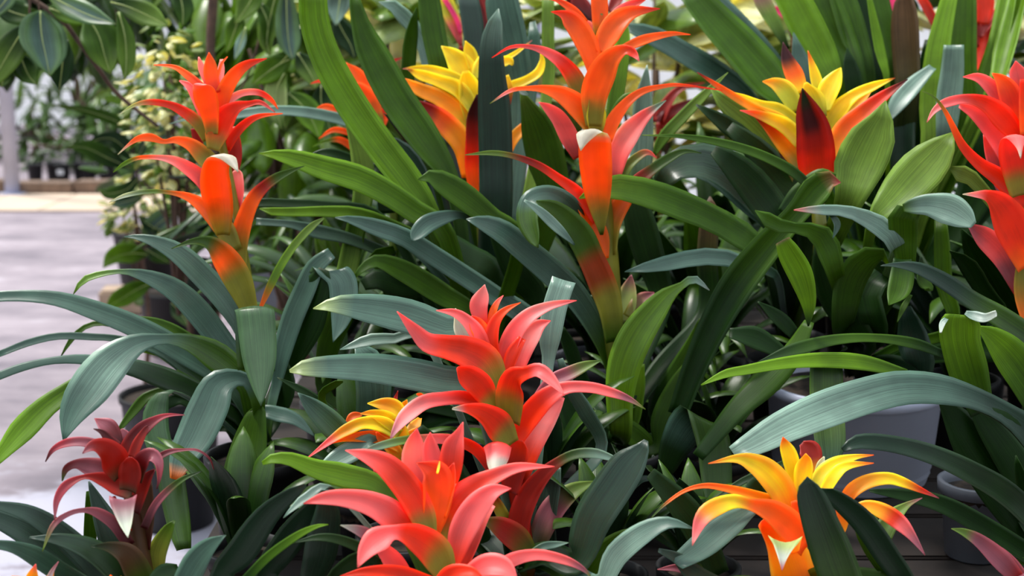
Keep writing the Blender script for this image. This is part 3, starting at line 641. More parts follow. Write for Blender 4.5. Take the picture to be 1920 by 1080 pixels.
# --- P2: the tallest orange
p = Plant('guzmania', 'tallest orange-flowered bromeliad right of centre reaching the top of the frame', 'bromeliad', 1.92, 1158, z=.78, pot=BLACKPOT, pot_r=.06)
B, L = p.b, p.leaf
p.stem('H', 'gm ol.4 ol1', '640,1000,60; 625,760,100; 608,560,112; 590,320,112; 562,60,112; 545,-150,80; 540,-300,60; 545,-600,50; 560,-900,40')
B('G', 'ol ol.1 or.36 or1', -.01, 0, '555,220,60; 550,110,80; 546,0,86; 546,-90,70; 550,-160,4')
B('G', 'or or.5 ro1', -.02, -.02, '530,400,60; 500,270,102; 450,165,112; 400,100,92; 362,72,40; 306,59,3')
B('G', 'or ro1', .01, .02, '470,120,50; 428,65,46; 370,20,32; 310,-6,16; 238,-3,3')
B('G', 'or or.5 ro1', -.02, -.01, '560,270,50; 592,195,112; 645,112,114; 725,62,62; 857,44,3')
B('G', 'ro pk.5 ro1', .01, .02, '590,170,40; 645,85,74; 710,30,52; 785,-5,10')
B('G', 'pl pl1', .03, .03, '510,170,40; 495,130,44; 470,100,10')
B('G', 'ol.0 ol.15 ro.35 pk.5 ro1', -.01, -.01, '475,540,50; 432,420,92; 372,332,74; 290,270,50; 200,238,24; 100,240,16; 6,292,3')
B('G', 'ol ol.1 or.36 or.7 ro.9 pl1', -.04, -.08, '525,640,80; 530,490,134; 570,375,142; 620,292,102; 685,255,52; 722,272,42; 752,308,4')
B('G', 'or or1', -.03, -.01, '640,270,36; 690,240,44; 770,205,50; 850,183,36; 930,171,22; 1012,175,3')
B('G', 'ol or.25 or.75 pl.88 gl1', -.03, -.05, '535,680,80; 455,560,114; 370,490,92; 280,455,46; 190,448,24; 100,460,20; -4,524,3')
B('G', 'rd pk.4 pk1', .0, .0, '440,800,50; 395,700,94; 345,605,82; 290,550,50; 243,517,3')
B('G', 'or or.5 ro.9', -.01, .02, '590,720,50; 620,620,72; 682,530,52; 765,465,36; 870,438,22; 960,431,16; 1175,457,3')
B('G', 'rd pk.2 pl.5 pk.75 bl.9 bl1', .01, .02, '625,930,50; 650,780,112; 702,682,112; 750,620,82; 805,568,50; 888,508,3')
B('G', 'gm ol.1 or.4 or.7 gw.77 gw1', -.045, -.12, '562,1190,16; 550,1070,90; 540,970,136; 535,880,158; 528,780,168; 525,700,160; 505,658,112; 478,680,92; 464,720,48; 456,764,3', fold=0)
B('G', 'ol yg.5 ol1', -.03, -.04, '530,680,60; 530,590,100; 525,500,60')
B('G', 'ro ro.35 rd.6 gl.8 gl1', -.02, -.04, '540,1120,60; 445,985,62; 342,905,46; 235,835,38; 110,790,28; 0,775,25; -130,784,3')
B('G', 'ol ol.1 or.36 rd.55 gm.68 gm1', -.01, .0, '600,1290,80; 608,1140,112; 658,1040,96; 738,930,76; 820,860,56; 910,798,46; 985,766,24; 1068,775,3')
B('G', 'gm gl.5 pk1', .02, .03, '660,930,40; 700,840,50; 760,785,42; 800,773,26; 842,800,3')
B('H', 'or or.4 or1', -.02, -.02, '592,335,12; 562,240,72; 515,150,92; 465,60,70; 430,-20,30')
B('H', 'gm ol.25 rb.40 rb.48 gm.6 gm1', -.03, -.08, '620,760,80; 602,600,120; 560,470,142; 500,330,134; 450,230,140; 385,150,122; 310,85,84; 230,48,12', name='lower_bract', label='long green bract with a dark red middle')
L('H', 'bs bl.5 bl1', -.085, -.09, '425,268,8; 340,185,50; 250,100,44; 170,42,12', ext=False)
L('H', 'gd bs.4 bs.6 gm.7 gm1', -.02, -.09, '470,190,50; 400,80,104; 300,15,92; 205,38,92; 190,130,110; 220,230,70; 240,282,4', ext=False)
B('H', 'pg pg.5 dp1', .01, .02, '690,660,60; 692,560,102; 702,485,72; 712,418,4', label='pale green bud')
B('H', 'ol dp1', .0, .02, '720,640,100; 770,550,84; 828,508,6')
L('H', 'gd gb.3 gb.85 bl.95 gw1', -.05, -.06, '660,1220,110; 655,1040,140; 680,870,172; 742,725,172; 830,600,132; 900,520,82; 962,478,38; 1030,440,42; 1108,498,3', roll=12)
L('H', 'gm gb1', .0, .01, '720,1170,60; 750,1010,64; 765,870,30')
L('H', 'gm gm.3 bs.5 bs1', .0, -.04, '600,900,40; 552,730,94; 445,550,122; 322,425,134; 182,305,130; 60,205,120; -40,158,80; -124,137,3')
L('H', 'gd gd1', .05, .05, '500,1030,60; 440,900,70; 395,780,70; 355,690,36')
L('H', 'gd gd.4 gm1', .03, .0, '860,1240,90; 870,1080,150; 960,900,120; 1020,760,60; 1060,640,10', side='u')
L('H', 'gd gd1', .06, .08, '860,560,110; 800,320,160; 745,120,150; 722,-20,60', side='u')
L('H', 'gd gd.7 br1', .10, .12, '1090,620,100; 1100,320,104; 1112,110,84; 1110,22,6')
L('I', 'gd gm1', -.02, .0, '830,440,60; 872,290,122; 955,120,124; 1015,0,60', side='u')
L('I', 'gd gm.7 gd1', -.01, -.03, '880,540,40; 800,435,92; 700,352,112; 600,300,82; 528,277,6')
L('I', 'gd gd.4 bs.5 gd.6 gd1', -.06, -.13, '855,580,60; 925,440,150; 1000,320,210; 1075,275,216; 1125,400,190; 1140,560,170; 1150,740,140', fold=28, side='u', label='dark leaf folded over with a shiny crease')  # silver stop at the crease is a painted sheen
L('I', 'gd bd1', -.04, -.03, '1010,880,140; 925,715,172; 855,570,116; 820,468,6')
L('I', 'gd bd1', -.05, -.06, '690,640,30; 775,587,32; 885,602,3')
L('I', 'gd gd1', .0, .02, '760,640,60; 720,450,110; 660,260,110; 700,100,60', side='u')
L('I', 'gd gd1', -.02, -.02, '640,700,130; 480,420,160; 400,240,110; 330,120,40', side='u')
L('I', 'gd gd1', -.01, -.01, '640,860,120; 760,760,150; 860,840,120; 960,940,60')
# --- P7: yellow bottom right
p = Plant('guzmania', 'yellow and orange bromeliad at bottom right below the white pot', 'bromeliad', 1.47, 1492, z=.755, pot=BLACKPOT, pot_r=.055)
B, L = p.b, p.leaf
p.stem('L', 'gm ol.4 yo1', '360,1250,60; 370,1050,80; 380,850,80; 390,680,60')
B('L', 'ol yy.3 yy.8 or1', 0, 0, '365,720,60; 345,570,74; 322,475,82; 302,420,60; 292,376,3')
B('L', 'yg yy.4 yo1', -.01, -.01, '385,670,60; 400,555,94; 410,495,64; 406,460,4')
B('L', 'yo rd.5 rd1', .03, .04, '450,560,50; 425,450,112; 385,408,30')
B('L', 'yg yy.4 yy.7 or1', 0, .01, '440,640,50; 500,562,84; 570,512,72; 650,480,32; 752,467,3')
B('L', 'yy yy.6 or1', -.01, 0, '490,680,50; 555,570,64; 620,522,42; 752,508,3')
B('L', 'pg gw1', .02, .02, '460,580,30; 485,515,38; 500,475,6')
B('L', 'or yy.4 yy.8 or1', -.01, -.02, '345,800,80; 285,655,134; 208,560,134; 128,508,94; 50,488,42; -86,510,3', edge=(.88, .28, .02))
B('L', 'or or.3 or.45 yy.6 yo.75 pk.87 pl1', -.04, -.09, '410,940,100; 325,835,154; 235,762,124; 130,722,64; 40,705,74; -60,742,92; -122,802,72; -168,925,3')
B('L', 'yo or.5 or.75 gm.9 gm1', .0, -.02, '230,700,60; 92,660,50; -8,635,36; -108,624,26; -208,650,18; -308,720,14; -385,796,3')
B('L', 'or yo.3 yy.6 ro.85 dp1', .0, .01, '590,740,50; 640,655,72; 720,605,72; 820,588,62; 900,608,50; 1000,650,26; 1082,686,3')
B('L', 'yo yo.3 ro.5 pk.6 dp.85 dp1', -.02, -.04, '640,760,50; 715,730,62; 800,758,82; 880,812,80; 940,875,48; 1012,975,3')
B('L', 'gm gl.6 dp1', .01, .03, '790,880,110; 850,785,84; 920,722,32; 997,684,3', label='green and grey outer bract')
B('L', 'yo pg.4 gw.7 dp1', -.06, -.12, '345,960,60; 305,900,170; 298,935,112; 290,990,48; 287,1050,3', fold=0)
B('L', 'or yo.5 or1', -.03, -.05, '360,1200,180; 325,1040,232; 265,910,160; 180,810,50')
B('L', 'or or1', -.03, -.03, '395,900,60; 365,780,64; 345,700,30')
B('L', 'yo or1', -.02, -.02, '560,880,60; 590,790,60; 560,720,20')
L('L', 'gd gm.3 bd1', -.11, -.15, '600,1160,210; 540,960,212; 482,805,182; 442,692,152; 422,625,104; 415,578,4', roll=12)
L('L', 'gd bd1', -.07, -.10, '930,1170,100; 805,950,122; 702,805,122; 600,712,102; 520,655,62; 482,638,4')
L('I', 'gd bs.4 bs1', .01, -.05, '1420,690,50; 1310,750,70; 1200,828,130; 1070,935,132; 940,1020,80')
L('L', 'gd gd1', .04, .02, '330,520,30; 200,560,40; 80,605,34; -60,700,20')
L('L', 'gd gd1', .02, .02, '200,760,60; 150,640,90; 120,600,60')
L('L', 'gd gm1', -.02, -.04, '840,1100,120; 760,930,120; 720,840,110; 760,780,40')
L('L', 'gd gd1', .03, .02, '-40,1080,120; -140,850,150; -250,700,130; -380,560,60', ext=False)
L('I', 'gd bd1', -.03, -.05, '1180,1130,60; 1020,1060,90; 940,990,60; 850,950,20', ext=False)
B('I', 'gm dp.6 dp1', -.02, -.03, '1100,1100,60; 1060,1075,50; 950,1042,42; 845,1046,4')
L('I', 'gm gm1', -.03, -.03, '1090,1120,50; 1062,1050,36; 1044,1003,3')
# --- P8: yellow top centre
p = Plant('guzmania', 'yellow-flowered bromeliad with red lower bracts at top centre', 'bromeliad', 2.18, 918, pot=BLACKPOT, pot_r=.065)
B, L = p.b, p.leaf
p.stem('D', 'gm ol.6 yg1', '1150,1300,50; 1130,1000,50; 1110,700,50; 1090,450,40')
B('D', 'yg yy.4 yy1', .02, .02, '1105,350,60; 1080,265,64; 1060,206,3')
B('D', 'yg yy.4 yy1', .01, .02, '1090,470,100; 1045,355,132; 992,282,82; 938,233,4')
B('D', 'yg yy.6 yy.85 dp1', 0, -.01, '1060,440,60; 1005,392,52; 900,355,42; 820,347,30; 742,348,3')
B('D', 'yg yy.4 yy.9 rd1', -.02, -.03, '1110,570,60; 1030,460,84; 920,410,62; 830,380,52; 768,350,4')
B('D', 'yg yo.4 yo.85 dp1', -.02, -.04, '1060,670,50; 1020,575,92; 930,500,82; 840,462,70; 780,430,50; 718,387,4')
B('D', 'yo yo.4 or.6 rd.75 dr1', -.03, -.05, '1065,900,50; 1045,740,112; 955,628,112; 870,560,72; 755,494,4')
B('D', 'dr rd.3 dr1', .01, .01, '1060,680,50; 960,575,62; 850,510,30')
B('D', 'yo or.3 ro.5 rd.7 dr.85 dr1', -.05, -.07, '1140,1090,70; 1100,860,92; 1095,700,74; 1098,585,62; 1120,478,8')
B('D', 'yy yy1', 0, 0, '1220,320,60; 1280,310,46; 1300,330,10')
B('D', 'yy yy.7 dp1', .01, .02, '1220,320,24; 1310,272,22; 1398,204,3')
B('D', 'yy yy1', 0, .01, '1240,470,40; 1290,440,50; 1370,408,46; 1430,368,46; 1450,310,30; 1440,268,3')
B('D', 'yy rd1', -.01, -.01, '1270,380,18; 1288,450,26; 1287,532,3')
B('D', 'or yo.6 or1', .0, .01, '1250,840,40; 1300,712,56; 1360,645,52; 1400,600,10')
B('D', 'ol yg.3 yy1', -.01, -.02, '1100,660,60; 1090,520,130; 1070,420,100; 1060,360,30')
B('D', 'yg yy1', .01, .02, '1120,400,60; 1140,330,70; 1150,265,10')
L('D', 'gd bd.4 bd.85 bl1', -.10, -.12, '1215,1080,170; 1216,820,172; 1210,570,168; 1195,360,134; 1195,210,112; 1212,110,72; 1228,43,5', roll=10)
L('D', 'gm gm.5 gm1', .03, .06, '940,400,110; 895,170,122; 870,-20,112; 870,-90,80')
L('D', 'gd gm.5 gm1', .05, .06, '785,560,60; 772,310,72; 788,160,62; 813,38,4')
L('D', 'gd bl.5 bl1', .15, .12, '850,260,60; 765,110,82; 695,32,62; 622,9,4')
L('D', 'bd bs1', .12, .14, '1335,560,140; 1302,260,172; 1250,20,170; 1240,-80,120')
L('D', 'gl gl1', .10, .12, '1475,480,60; 1481,200,64; 1481,-40,60')
L('D', 'gd bd1', .08, .10, '1105,300,100; 1092,110,112; 1065,-40,100')
L('D', 'bd bs1', .16, .18, '1400,420,60; 1410,250,80; 1400,110,30')
L('G', 'gd gm.5 gm.9 gl1', -.06, -.08, '310,1030,150; 285,810,194; 242,655,174; 192,545,84; 150,455,8', roll=12)
L('G', 'bl gw1', -.09, -.10, '190,480,8; 160,465,30; 145,450,20', ext=False)
L('D', 'bd bd1', -.02, .0, '1000,1000,110; 980,820,150; 960,680,60', side='u')
L('D', 'dr rd.3 dr.6 gd1', -.04, -.08, '1040,960,12; 935,855,64; 835,745,76; 735,655,50; 648,574,3', ext=False, label='dark leaf with a red base')
# --- S1: big green straps, upper middle
p = Plant('strap_leaved_bromeliad', 'flowerless bromeliad with two long green straps sweeping up to the top edge', 'bromeliad', 2.02, 905, pot=BLACKPOT, pot_r=.075)
B, L = p.b, p.leaf
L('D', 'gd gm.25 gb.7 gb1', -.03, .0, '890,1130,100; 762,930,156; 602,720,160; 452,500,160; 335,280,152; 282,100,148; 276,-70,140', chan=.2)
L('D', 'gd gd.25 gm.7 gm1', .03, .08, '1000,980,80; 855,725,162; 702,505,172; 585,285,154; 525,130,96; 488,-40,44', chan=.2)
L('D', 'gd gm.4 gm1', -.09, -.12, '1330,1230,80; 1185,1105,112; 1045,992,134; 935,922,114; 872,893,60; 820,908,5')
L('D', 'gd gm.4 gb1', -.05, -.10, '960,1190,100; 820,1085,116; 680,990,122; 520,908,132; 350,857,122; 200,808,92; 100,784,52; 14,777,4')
L('D', 'gd gd1', .05, .04, '560,850,50; 440,792,52; 340,775,42; 238,806,4', ext=False)
L('D', 'gl gm.3 gl.6 gl1', .02, .06, '450,1430,106; 498,1200,102; 542,1000,104; 540,830,110; 492,665,64; 448,588,16', ext=False, roll=8)
L('D', 'gd bd1', .06, .08, '860,940,60; 745,765,84; 650,688,12')
L('E', 'gd bs.3 bs1', -.06, -.12, '1400,680,110; 1205,528,104; 1052,425,104; 900,325,98; 750,232,92; 600,180,84; 480,142,42; 400,129,4', bow=.01)
L('E', 'gd gm.5 gb1', -.01, -.06, '860,290,60; 660,172,84; 500,112,72; 350,100,56; 200,102,46; 80,100,40; 18,84,5')
L('E', 'gd gd1', .02, -.01, '640,140,50; 350,72,52; 180,60,46; 0,56,42; -125,98,4')
L('E', 'gd bs.4 bs1', -.10, -.14, '1100,150,20; 1035,118,36; 955,128,70; 872,160,92; 815,215,76; 790,248,8', ext=False, roll=15)
L('E', 'gd gm.5 gm1', -.05, -.10, '1130,640,60; 950,525,112; 800,432,112; 680,372,92; 600,352,62; 540,388,42; 498,432,12')
L('E', 'gd bs1', -.03, -.05, '1100,620,26; 950,455,42; 860,350,42; 755,275,12')
L('E', 'gd bs1', .03, .0, '700,330,60; 480,240,60; 300,200,70; 180,165,40; 0,150,36', ext=False)
L('E', 'gd gd1', .02, .0, '900,520,70; 740,480,120; 620,440,110; 540,470,60', side='u')
L('E', 'gd gm1', .03, .02, '700,560,60; 650,400,80; 600,320,60; 700,290,40')
L('E', 'gd gd1', -.02, .0, '1200,420,120; 1060,330,150; 900,230,130; 760,130,80', side='u')
L('E', 'gd gd1', -.03, -.02, '1420,560,120; 1330,420,140; 1260,300,110; 1200,180,60', side='u')
L('E', 'gd gm1', -.01, .0, '380,1060,60; 360,820,110; 440,600,130; 480,440,90', side='u')
L('E', 'gd gd1', .0, .01, '820,1180,100; 900,1020,140; 1000,860,120; 1040,740,40')
L('D', 'gd gd1', .06, .08, '660,1080,80; 640,940,80; 620,860,60; 500,850,40', ext=False)
# --- P9: orange behind at top left of the straps
p = Plant('guzmania', 'orange-flowered bromeliad half hidden behind the sweeping green straps', 'bromeliad', 2.45, 706, pot=BLACKPOT, pot_r=.065)
B, L = p.b, p.leaf
p.stem('D', 'gm ol1', '700,1200,40; 640,850,40; 590,520,30')
B('D', 'ol ol.1 or.36 or1', -.01, -.01, '620,640,60; 560,520,120; 515,455,80; 468,428,20')
B('D', 'or or1', 0, 0, '580,520,60; 520,390,66; 453,316,4')
B('D', 'or ro1', -.01, 0, '600,700,50; 645,590,60; 660,540,20')
B('D', 'or or.9 or1', 0, -.01, '460,590,34; 360,542,32; 288,561,3')
B('D', 'or or.9', 0, -.01, '520,690,30; 400,658,28; 318,702,3')
B('D', 'or or.5 gb.7 gb1', 0, -.01, '540,790,40; 440,715,34; 370,712,20; 285,742,3')
B('D', 'or ro1', .01, .01, '420,430,30; 330,412,18; 276,424,3')
B('D', 'ro rd1', .0, .01, '660,330,26; 700,308,18; 740,292,4')
B('D', 'ro rd1', 0, 0, '790,920,40; 750,820,50; 720,790,20')
B('D', 'ro or1', 0, 0, '730,1080,30; 735,1000,30; 700,940,20')
B('D', 'pk pk1', .0, .0, '850,650,20; 885,640,20; 905,630,4')
L('D', 'gd bs.3 bl1', -.03, -.1, '640,705,50; 460,617,56; 300,577,56; 130,560,50; -40,572,48; -150,590,36; -300,594,18; -438,627,3')
L('D', 'gd gm1', .0, .0, '760,1000,80; 700,760,110; 640,650,30')
# --- P10: yellow with red, top right
p = Plant('guzmania', 'yellow bromeliad with dark red lower bracts at upper right', 'bromeliad', 2.42, 1480, pot=BLACKPOT, pot_r=.07); p.dofs = -.42
B, L = p.b, p.leaf
p.stem('J', 'gm ol.6 yg1', '470,1350,60; 465,1000,60; 455,760,50; 440,560,40')
B('J', 'or ro.22 rd.42 dr.6 dr.72 gd.88', -.05, -.09, '460,925,146; 456,800,190; 442,665,176; 412,550,116; 390,447,6', edge=(.7, .03, .006), roll=10, label='broad dark red bract facing the front')
B('J', 'yy or.4 dr.7 dr1', .01, .03, '380,470,70; 345,380,92; 312,300,62; 292,212,3')
B('J', 'yg yy.5 or1', .01, .02, '475,470,60; 452,380,52; 418,256,3')
B('J', 'ol yg.3 yy1', -.02, -.02, '460,600,100; 435,500,116; 405,418,16')
B('J', 'yg yy.5 yy1', 0, .01, '490,560,80; 530,450,106; 562,385,64; 586,342,4')
B('J', 'yg yg.4 yo1', .0, .01, '360,560,80; 305,465,94; 250,425,62; 188,412,4')
B('J', 'yg yy1', -.01, -.01, '370,620,50; 270,560,66; 180,530,42; 90,492,26; 38,467,3')
B('J', 'yy yo.5 or.8 rd1', -.01, -.02, '380,710,80; 270,620,86; 165,560,50; 60,500,40; -40,435,28; -142,366,3')
B('J', 'yg yy.5 or.8 pk1', -.025, -.04, '380,720,80; 300,640,80; 190,590,50; 75,558,3')
B('J', 'ol yo.4 or.7 rd1', -.02, -.03, '390,850,80; 305,730,106; 225,640,72; 150,582,20')
B('J', 'ol br.4 dr1', .0, .0, '370,930,50; 325,830,62; 270,720,36')
B('J', 'yg yy.5 yy.9 rd1', 0, -.01, '510,680,90; 570,565,92; 645,490,62; 745,440,46; 860,394,3')
B('J', 'yo or.4 ro.7 dr1', -.02, -.03, '535,800,90; 610,672,124; 702,575,92; 800,490,58; 924,401,3')
B('J', 'yg yo1', .02, .02, '590,600,60; 680,515,52; 738,462,6')
B('J', 'ol yg.5 yo1', -.01, -.01, '565,900,50; 605,770,90; 665,645,50')
L('J', 'gd gm.35 gl.8 gl1', -.09, -.10, '610,1060,130; 672,870,246; 742,710,236; 790,605,126; 812,508,4', roll=15)
L('H', 'gd gd.4 gm.7 gm.95 pk1', -.14, -.16, '950,1130,100; 1030,910,122; 1130,690,152; 1250,480,172; 1400,285,152; 1545,120,114; 1655,-10,150; 1725,-62,84; 1772,-48,4', ext=False, chan=.24, roll=15)
L('H', 'gd gd.4 gm.85 gb1', -.10, -.13, '1400,350,70; 1285,235,132; 1122,140,134; 962,72,152; 800,12,150; 640,-22,132; 530,-12,92; 448,32,5')  # bright tip is sunlight painted into the blade colour
L('H', 'gd gd.3 bs.5 bs1', -.12, -.14, '1440,420,40; 1310,375,70; 1180,335,86; 1050,333,86; 900,362,80; 780,385,52; 678,404,4')
L('G', 'gd bs.4 bs.7 gd1', .0, -.04, '1480,1180,130; 1345,1000,212; 1185,872,214; 1032,828,180; 920,860,150; 868,930,90', roll=38)  # gloss along the arch painted in with silver stops
L('G', 'gd gm.4 gm.85 gl1', -.12, -.14, '1690,1030,30; 1550,885,50; 1400,800,50; 1250,745,46; 1100,710,36; 950,690,20; 766,684,3', ext=False)
L('G', 'gm gl1', .08, .06, '825,790,18; 882,690,60; 985,580,60; 1085,478,44; 1202,366,3', ext=False)
L('G', 'gm bl.4 bl1', .12, .12, '760,960,110; 770,710,112; 776,510,92; 792,328,5', ext=False)
L('G', 'gm gb1', .10, .12, '620,620,80; 650,400,82; 672,210,72; 692,118,5', ext=False)
L('G', 'gm gm.5 gl1', .06, .06, '590,680,24; 640,570,60; 690,495,46; 738,474,3', ext=False)
L('G', 'gd gl.4 gl1', .05, .03, '1540,920,60; 1410,735,112; 1285,605,122; 1180,520,82; 1118,450,14')
L('G', 'gd gd1', .03, .02, '1560,1000,80; 1400,800,80; 1200,640,90; 1040,530,10')
L('J', 'gd gd1', .0, .0, '420,1060,120; 300,920,150; 160,760,130; 20,640,60', side='u')
L('J', 'gd gd1', -.02, -.04, '300,1200,150; 180,1000,180; 60,860,150; -60,760,60')
L('J', 'gd gm1', -.10, -.11, '290,1080,60; 390,980,110; 490,900,90; 560,892,20', ext=False)
# --- P11: right edge, orange-red
p = Plant('guzmania', 'orange-red bromeliad flower at the right edge with one thin curled bract', 'bromeliad', 1.95, 1925, pot=BLACKPOT, pot_r=.06); p.dofs = -.15
B, L = p.b, p.leaf
p.stem('J', 'gm ol.5 rd1', '1560,1500,60; 1560,1200,80; 1540,900,80; 1510,600,50')
B('J', 'ro pk.6 pk1', 0, 0, '1500,450,60; 1478,370,84; 1470,308,5')
B('J', 'or ro.5 or1', -.01, 0, '1490,690,50; 1462,570,112; 1430,465,104; 1392,405,60; 1350,370,3')
B('J', 'ro pk.5 pk1', 0, .01, '1475,650,50; 1412,535,84; 1342,442,72; 1278,395,48; 1203,389,4')
B('J', 'ro ro.5 pk.7 pl1', -.02, -.04, '1500,720,60; 1405,605,114; 1320,532,84; 1220,503,50; 1120,522,48; 1060,560,28; 1020,619,3')
B('J', 'rd pk.4 pk1', -.01, -.01, '1450,880,60; 1402,750,92; 1335,645,92; 1260,570,72; 1185,535,24')
B('J', 'ol ol.14 ro.38 ro.65 pl.8 gw1', -.05, -.10, '1510,990,140; 1485,820,200; 1465,720,170; 1475,685,120; 1490,740,40; 1495,803,3', fold=0)
B('J', 'rd dp.4 pk1', .0, .0, '1440,1050,60; 1385,880,92; 1342,770,62; 1308,680,8')
B('K', 'or ro.3 ro.75 pl.9 gw1', -.04, -.07, '1530,380,110; 1450,185,180; 1385,72,134; 1325,22,62; 1260,14,28; 1203,11,4')
B('K', 'rd dp.3 pk.6 dp1', -.01, -.01, '1490,520,50; 1405,335,112; 1305,230,104; 1230,165,16')
B('K', 'or ol.6 or1', -.03, -.03, '1560,700,90; 1500,510,80; 1512,340,70; 1550,200,60')
B('J', 'or ro1', -.03, -.03, '1540,680,100; 1530,540,92; 1510,400,40')
B('J', 'ro ro.5 or.75 gl.9 gl1', -.04, -.06, '1520,1040,110; 1395,910,92; 1285,832,62; 1200,740,44; 1150,640,30; 1110,560,20; 1055,490,10; 998,461,3', label='thin curling orange bract')
L('J', 'gm gm.6 gl1', .02, .03, '1490,1260,60; 1280,940,70; 1190,880,90; 1140,850,20')
# --- T1: striped upright leaves, top right
p = Plant('striped_leaved_plant', 'plant of tall upright ribbed green leaves behind the red and yellow bromeliad', 'bromeliad', 2.5, 1660, pot=BLACKPOT, pot_r=.07); p.dofs = -.1
B, L = p.b, p.leaf
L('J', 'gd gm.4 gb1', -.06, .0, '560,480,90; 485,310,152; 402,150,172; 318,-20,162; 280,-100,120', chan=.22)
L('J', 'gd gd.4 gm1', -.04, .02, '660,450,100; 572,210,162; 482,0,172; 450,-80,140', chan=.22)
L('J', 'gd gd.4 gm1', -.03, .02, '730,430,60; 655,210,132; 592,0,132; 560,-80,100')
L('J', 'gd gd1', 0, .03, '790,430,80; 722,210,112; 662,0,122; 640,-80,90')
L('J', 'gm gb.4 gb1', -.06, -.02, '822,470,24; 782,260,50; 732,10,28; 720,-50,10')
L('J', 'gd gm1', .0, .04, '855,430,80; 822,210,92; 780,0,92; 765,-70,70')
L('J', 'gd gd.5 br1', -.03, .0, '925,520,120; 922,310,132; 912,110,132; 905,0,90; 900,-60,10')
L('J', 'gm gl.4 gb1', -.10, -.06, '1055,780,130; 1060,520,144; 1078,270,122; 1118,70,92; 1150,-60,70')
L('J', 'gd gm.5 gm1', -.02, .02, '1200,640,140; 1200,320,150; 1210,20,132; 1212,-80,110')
L('J', 'bd bl.3 bl1', -.14, -.15, '1115,720,90; 1132,520,122; 1150,360,114; 1158,228,98', ext=False, roll=10)
L('J', 'bs bl.4 bl1', -.12, -.10, '818,620,16; 880,520,90; 962,422,82; 1050,340,40', ext=False)
L('J', 'gm gl.3 gb1', -.04, .04, '1270,620,90; 1340,410,122; 1390,210,94; 1430,10,92; 1445,-80,70', chan=.22)
L('J', 'gm gl.3 gb1', -.06, .03, '1350,480,70; 1420,260,104; 1470,60,94; 1495,-60,90', chan=.22)
L('J', 'gd gd1', .05, .06, '1270,980,180; 1250,720,184; 1300,500,132; 1340,380,60')
L('J', 'gd gd1', -.08, -.08, '655,480,90; 632,350,82; 617,243,4')
L('J', 'gm bs.5 bs1', -.07, -.06, '425,470,80; 385,340,104; 345,165,5')
L('J', 'gd bd1', -.02, -.01, '890,900,130; 900,640,130; 920,420,110; 915,180,8')
L('G', 'gd gm.35 gm1', -.08, .02, '1530,600,70; 1410,430,196; 1262,250,196; 1125,100,164; 1000,-50,120', chan=.18)
L('G', 'bd bs.4 bs1', .0, -.05, '1340,530,60; 1160,380,112; 960,262,104; 810,182,94; 690,138,40', roll=35)
L('J', 'bd bs.4 bs1', .04, .08, '310,420,60; 195,275,104; 75,125,92; -40,5,82; -90,-70,70')
L('J', 'gd gl.5 dp1', .06, .1, '315,250,20; 255,135,62; 185,5,82; 160,-60,60', ext=False)
L('J', 'gd gd1', .0, .0, '980,760,100; 1000,560,110; 1010,380,80; 1020,200,20')
L('J', 'gd gd1', .05, .05, '1420,900,120; 1440,700,120; 1420,560,80')
L('J', 'gd gd1', .06, .05, '780,760,140; 760,600,150; 740,460,120', side='u')
# --- R1: green rosette at right middle
p = Plant('green_bromeliad', 'flowerless green bromeliad with bent leaf tips in the right middle', 'bromeliad', 2.19, 1602, z=.80, pot=None)
make_pot(p.root, .134, .152, WHITEPOT, True); p.dofs = -.33
B, L = p.b, p.leaf
L('J', 'gd gm.4 gl.9 gl1', -.02, -.03, '740,1160,60; 880,990,190; 1005,855,222; 1092,755,152; 1158,668,6')
L('K', 'gd gm.4 gm1', -.04, -.08, '900,420,80; 905,240,134; 902,130,150; 930,85,120', roll=10)
L('K', 'gm bl.25 bl1', -.085, -.13, '900,82,40; 950,72,80; 1030,66,112; 1130,88,160; 1205,130,124; 1256,168,40', roll=10, ext=False, label='silvery bent leaf tip')
L('K', 'gd gm.5 bl.8 bl.95 pk1', -.05, -.10, '865,300,80; 805,195,106; 702,132,84; 600,97,56; 480,92,50; 348,91,5')
L('K', 'gd gd.4 gm.6 gm1', -.04, -.08, '560,420,90; 520,290,130; 470,215,112; 385,185,54; 300,180,62; 222,150,82; 152,94,5')
L('K', 'gd gb.3 gb.95 br1', -.14, -.15, '420,680,8; 420,565,74; 382,425,124; 322,312,114; 288,245,76', roll=10, ext=False, label='bright green upright blunt leaf')
L('K', 'gd gd.6 gm1', .0, -.05, '600,680,110; 635,450,150; 720,340,124; 795,315,62; 828,372,8', side='u')
L('K', 'gd gm.5 gm1', -.08, -.12, '895,340,90; 892,440,124; 870,522,104; 828,572,6', ext=False, fold=0)
L('K', 'gm gm1', -.04, -.05, '940,520,16; 905,580,30; 870,660,3', ext=False)
L('K', 'gd bs1', -.08, -.09, '520,100,8; 565,160,36; 545,235,3', ext=False)
L('K', 'gd gm1', -.07, -.09, '990,330,12; 1000,450,60; 1040,490,30; 1010,495,6', ext=False)
L('K', 'gd gm.3 bd.6 bd1', -.09, -.14, '1620,790,110; 1410,650,112; 1252,552,92; 1120,462,84; 980,390,62; 862,370,26; 786,373,3', ext=False)
L('K', 'gd gm1', .0, .02, '1150,700,60; 1112,470,84; 1102,310,84; 1092,140,60')
L('K', 'gd gm.3 gb.9', -.15, -.17, '1300,1120,120; 1230,910,192; 1190,760,196; 1185,670,200; 1190,622,150', roll=8, ext=False, label='upright green leaf with a curled silvery tip')
L('K', 'bl gw1', -.17, -.20, '1215,610,20; 1255,625,46; 1315,638,46; 1372,615,30', ext=False)
L('K', 'bl gw1', -.17, -.18, '1120,640,20; 1100,665,30; 1090,712,10', ext=False)
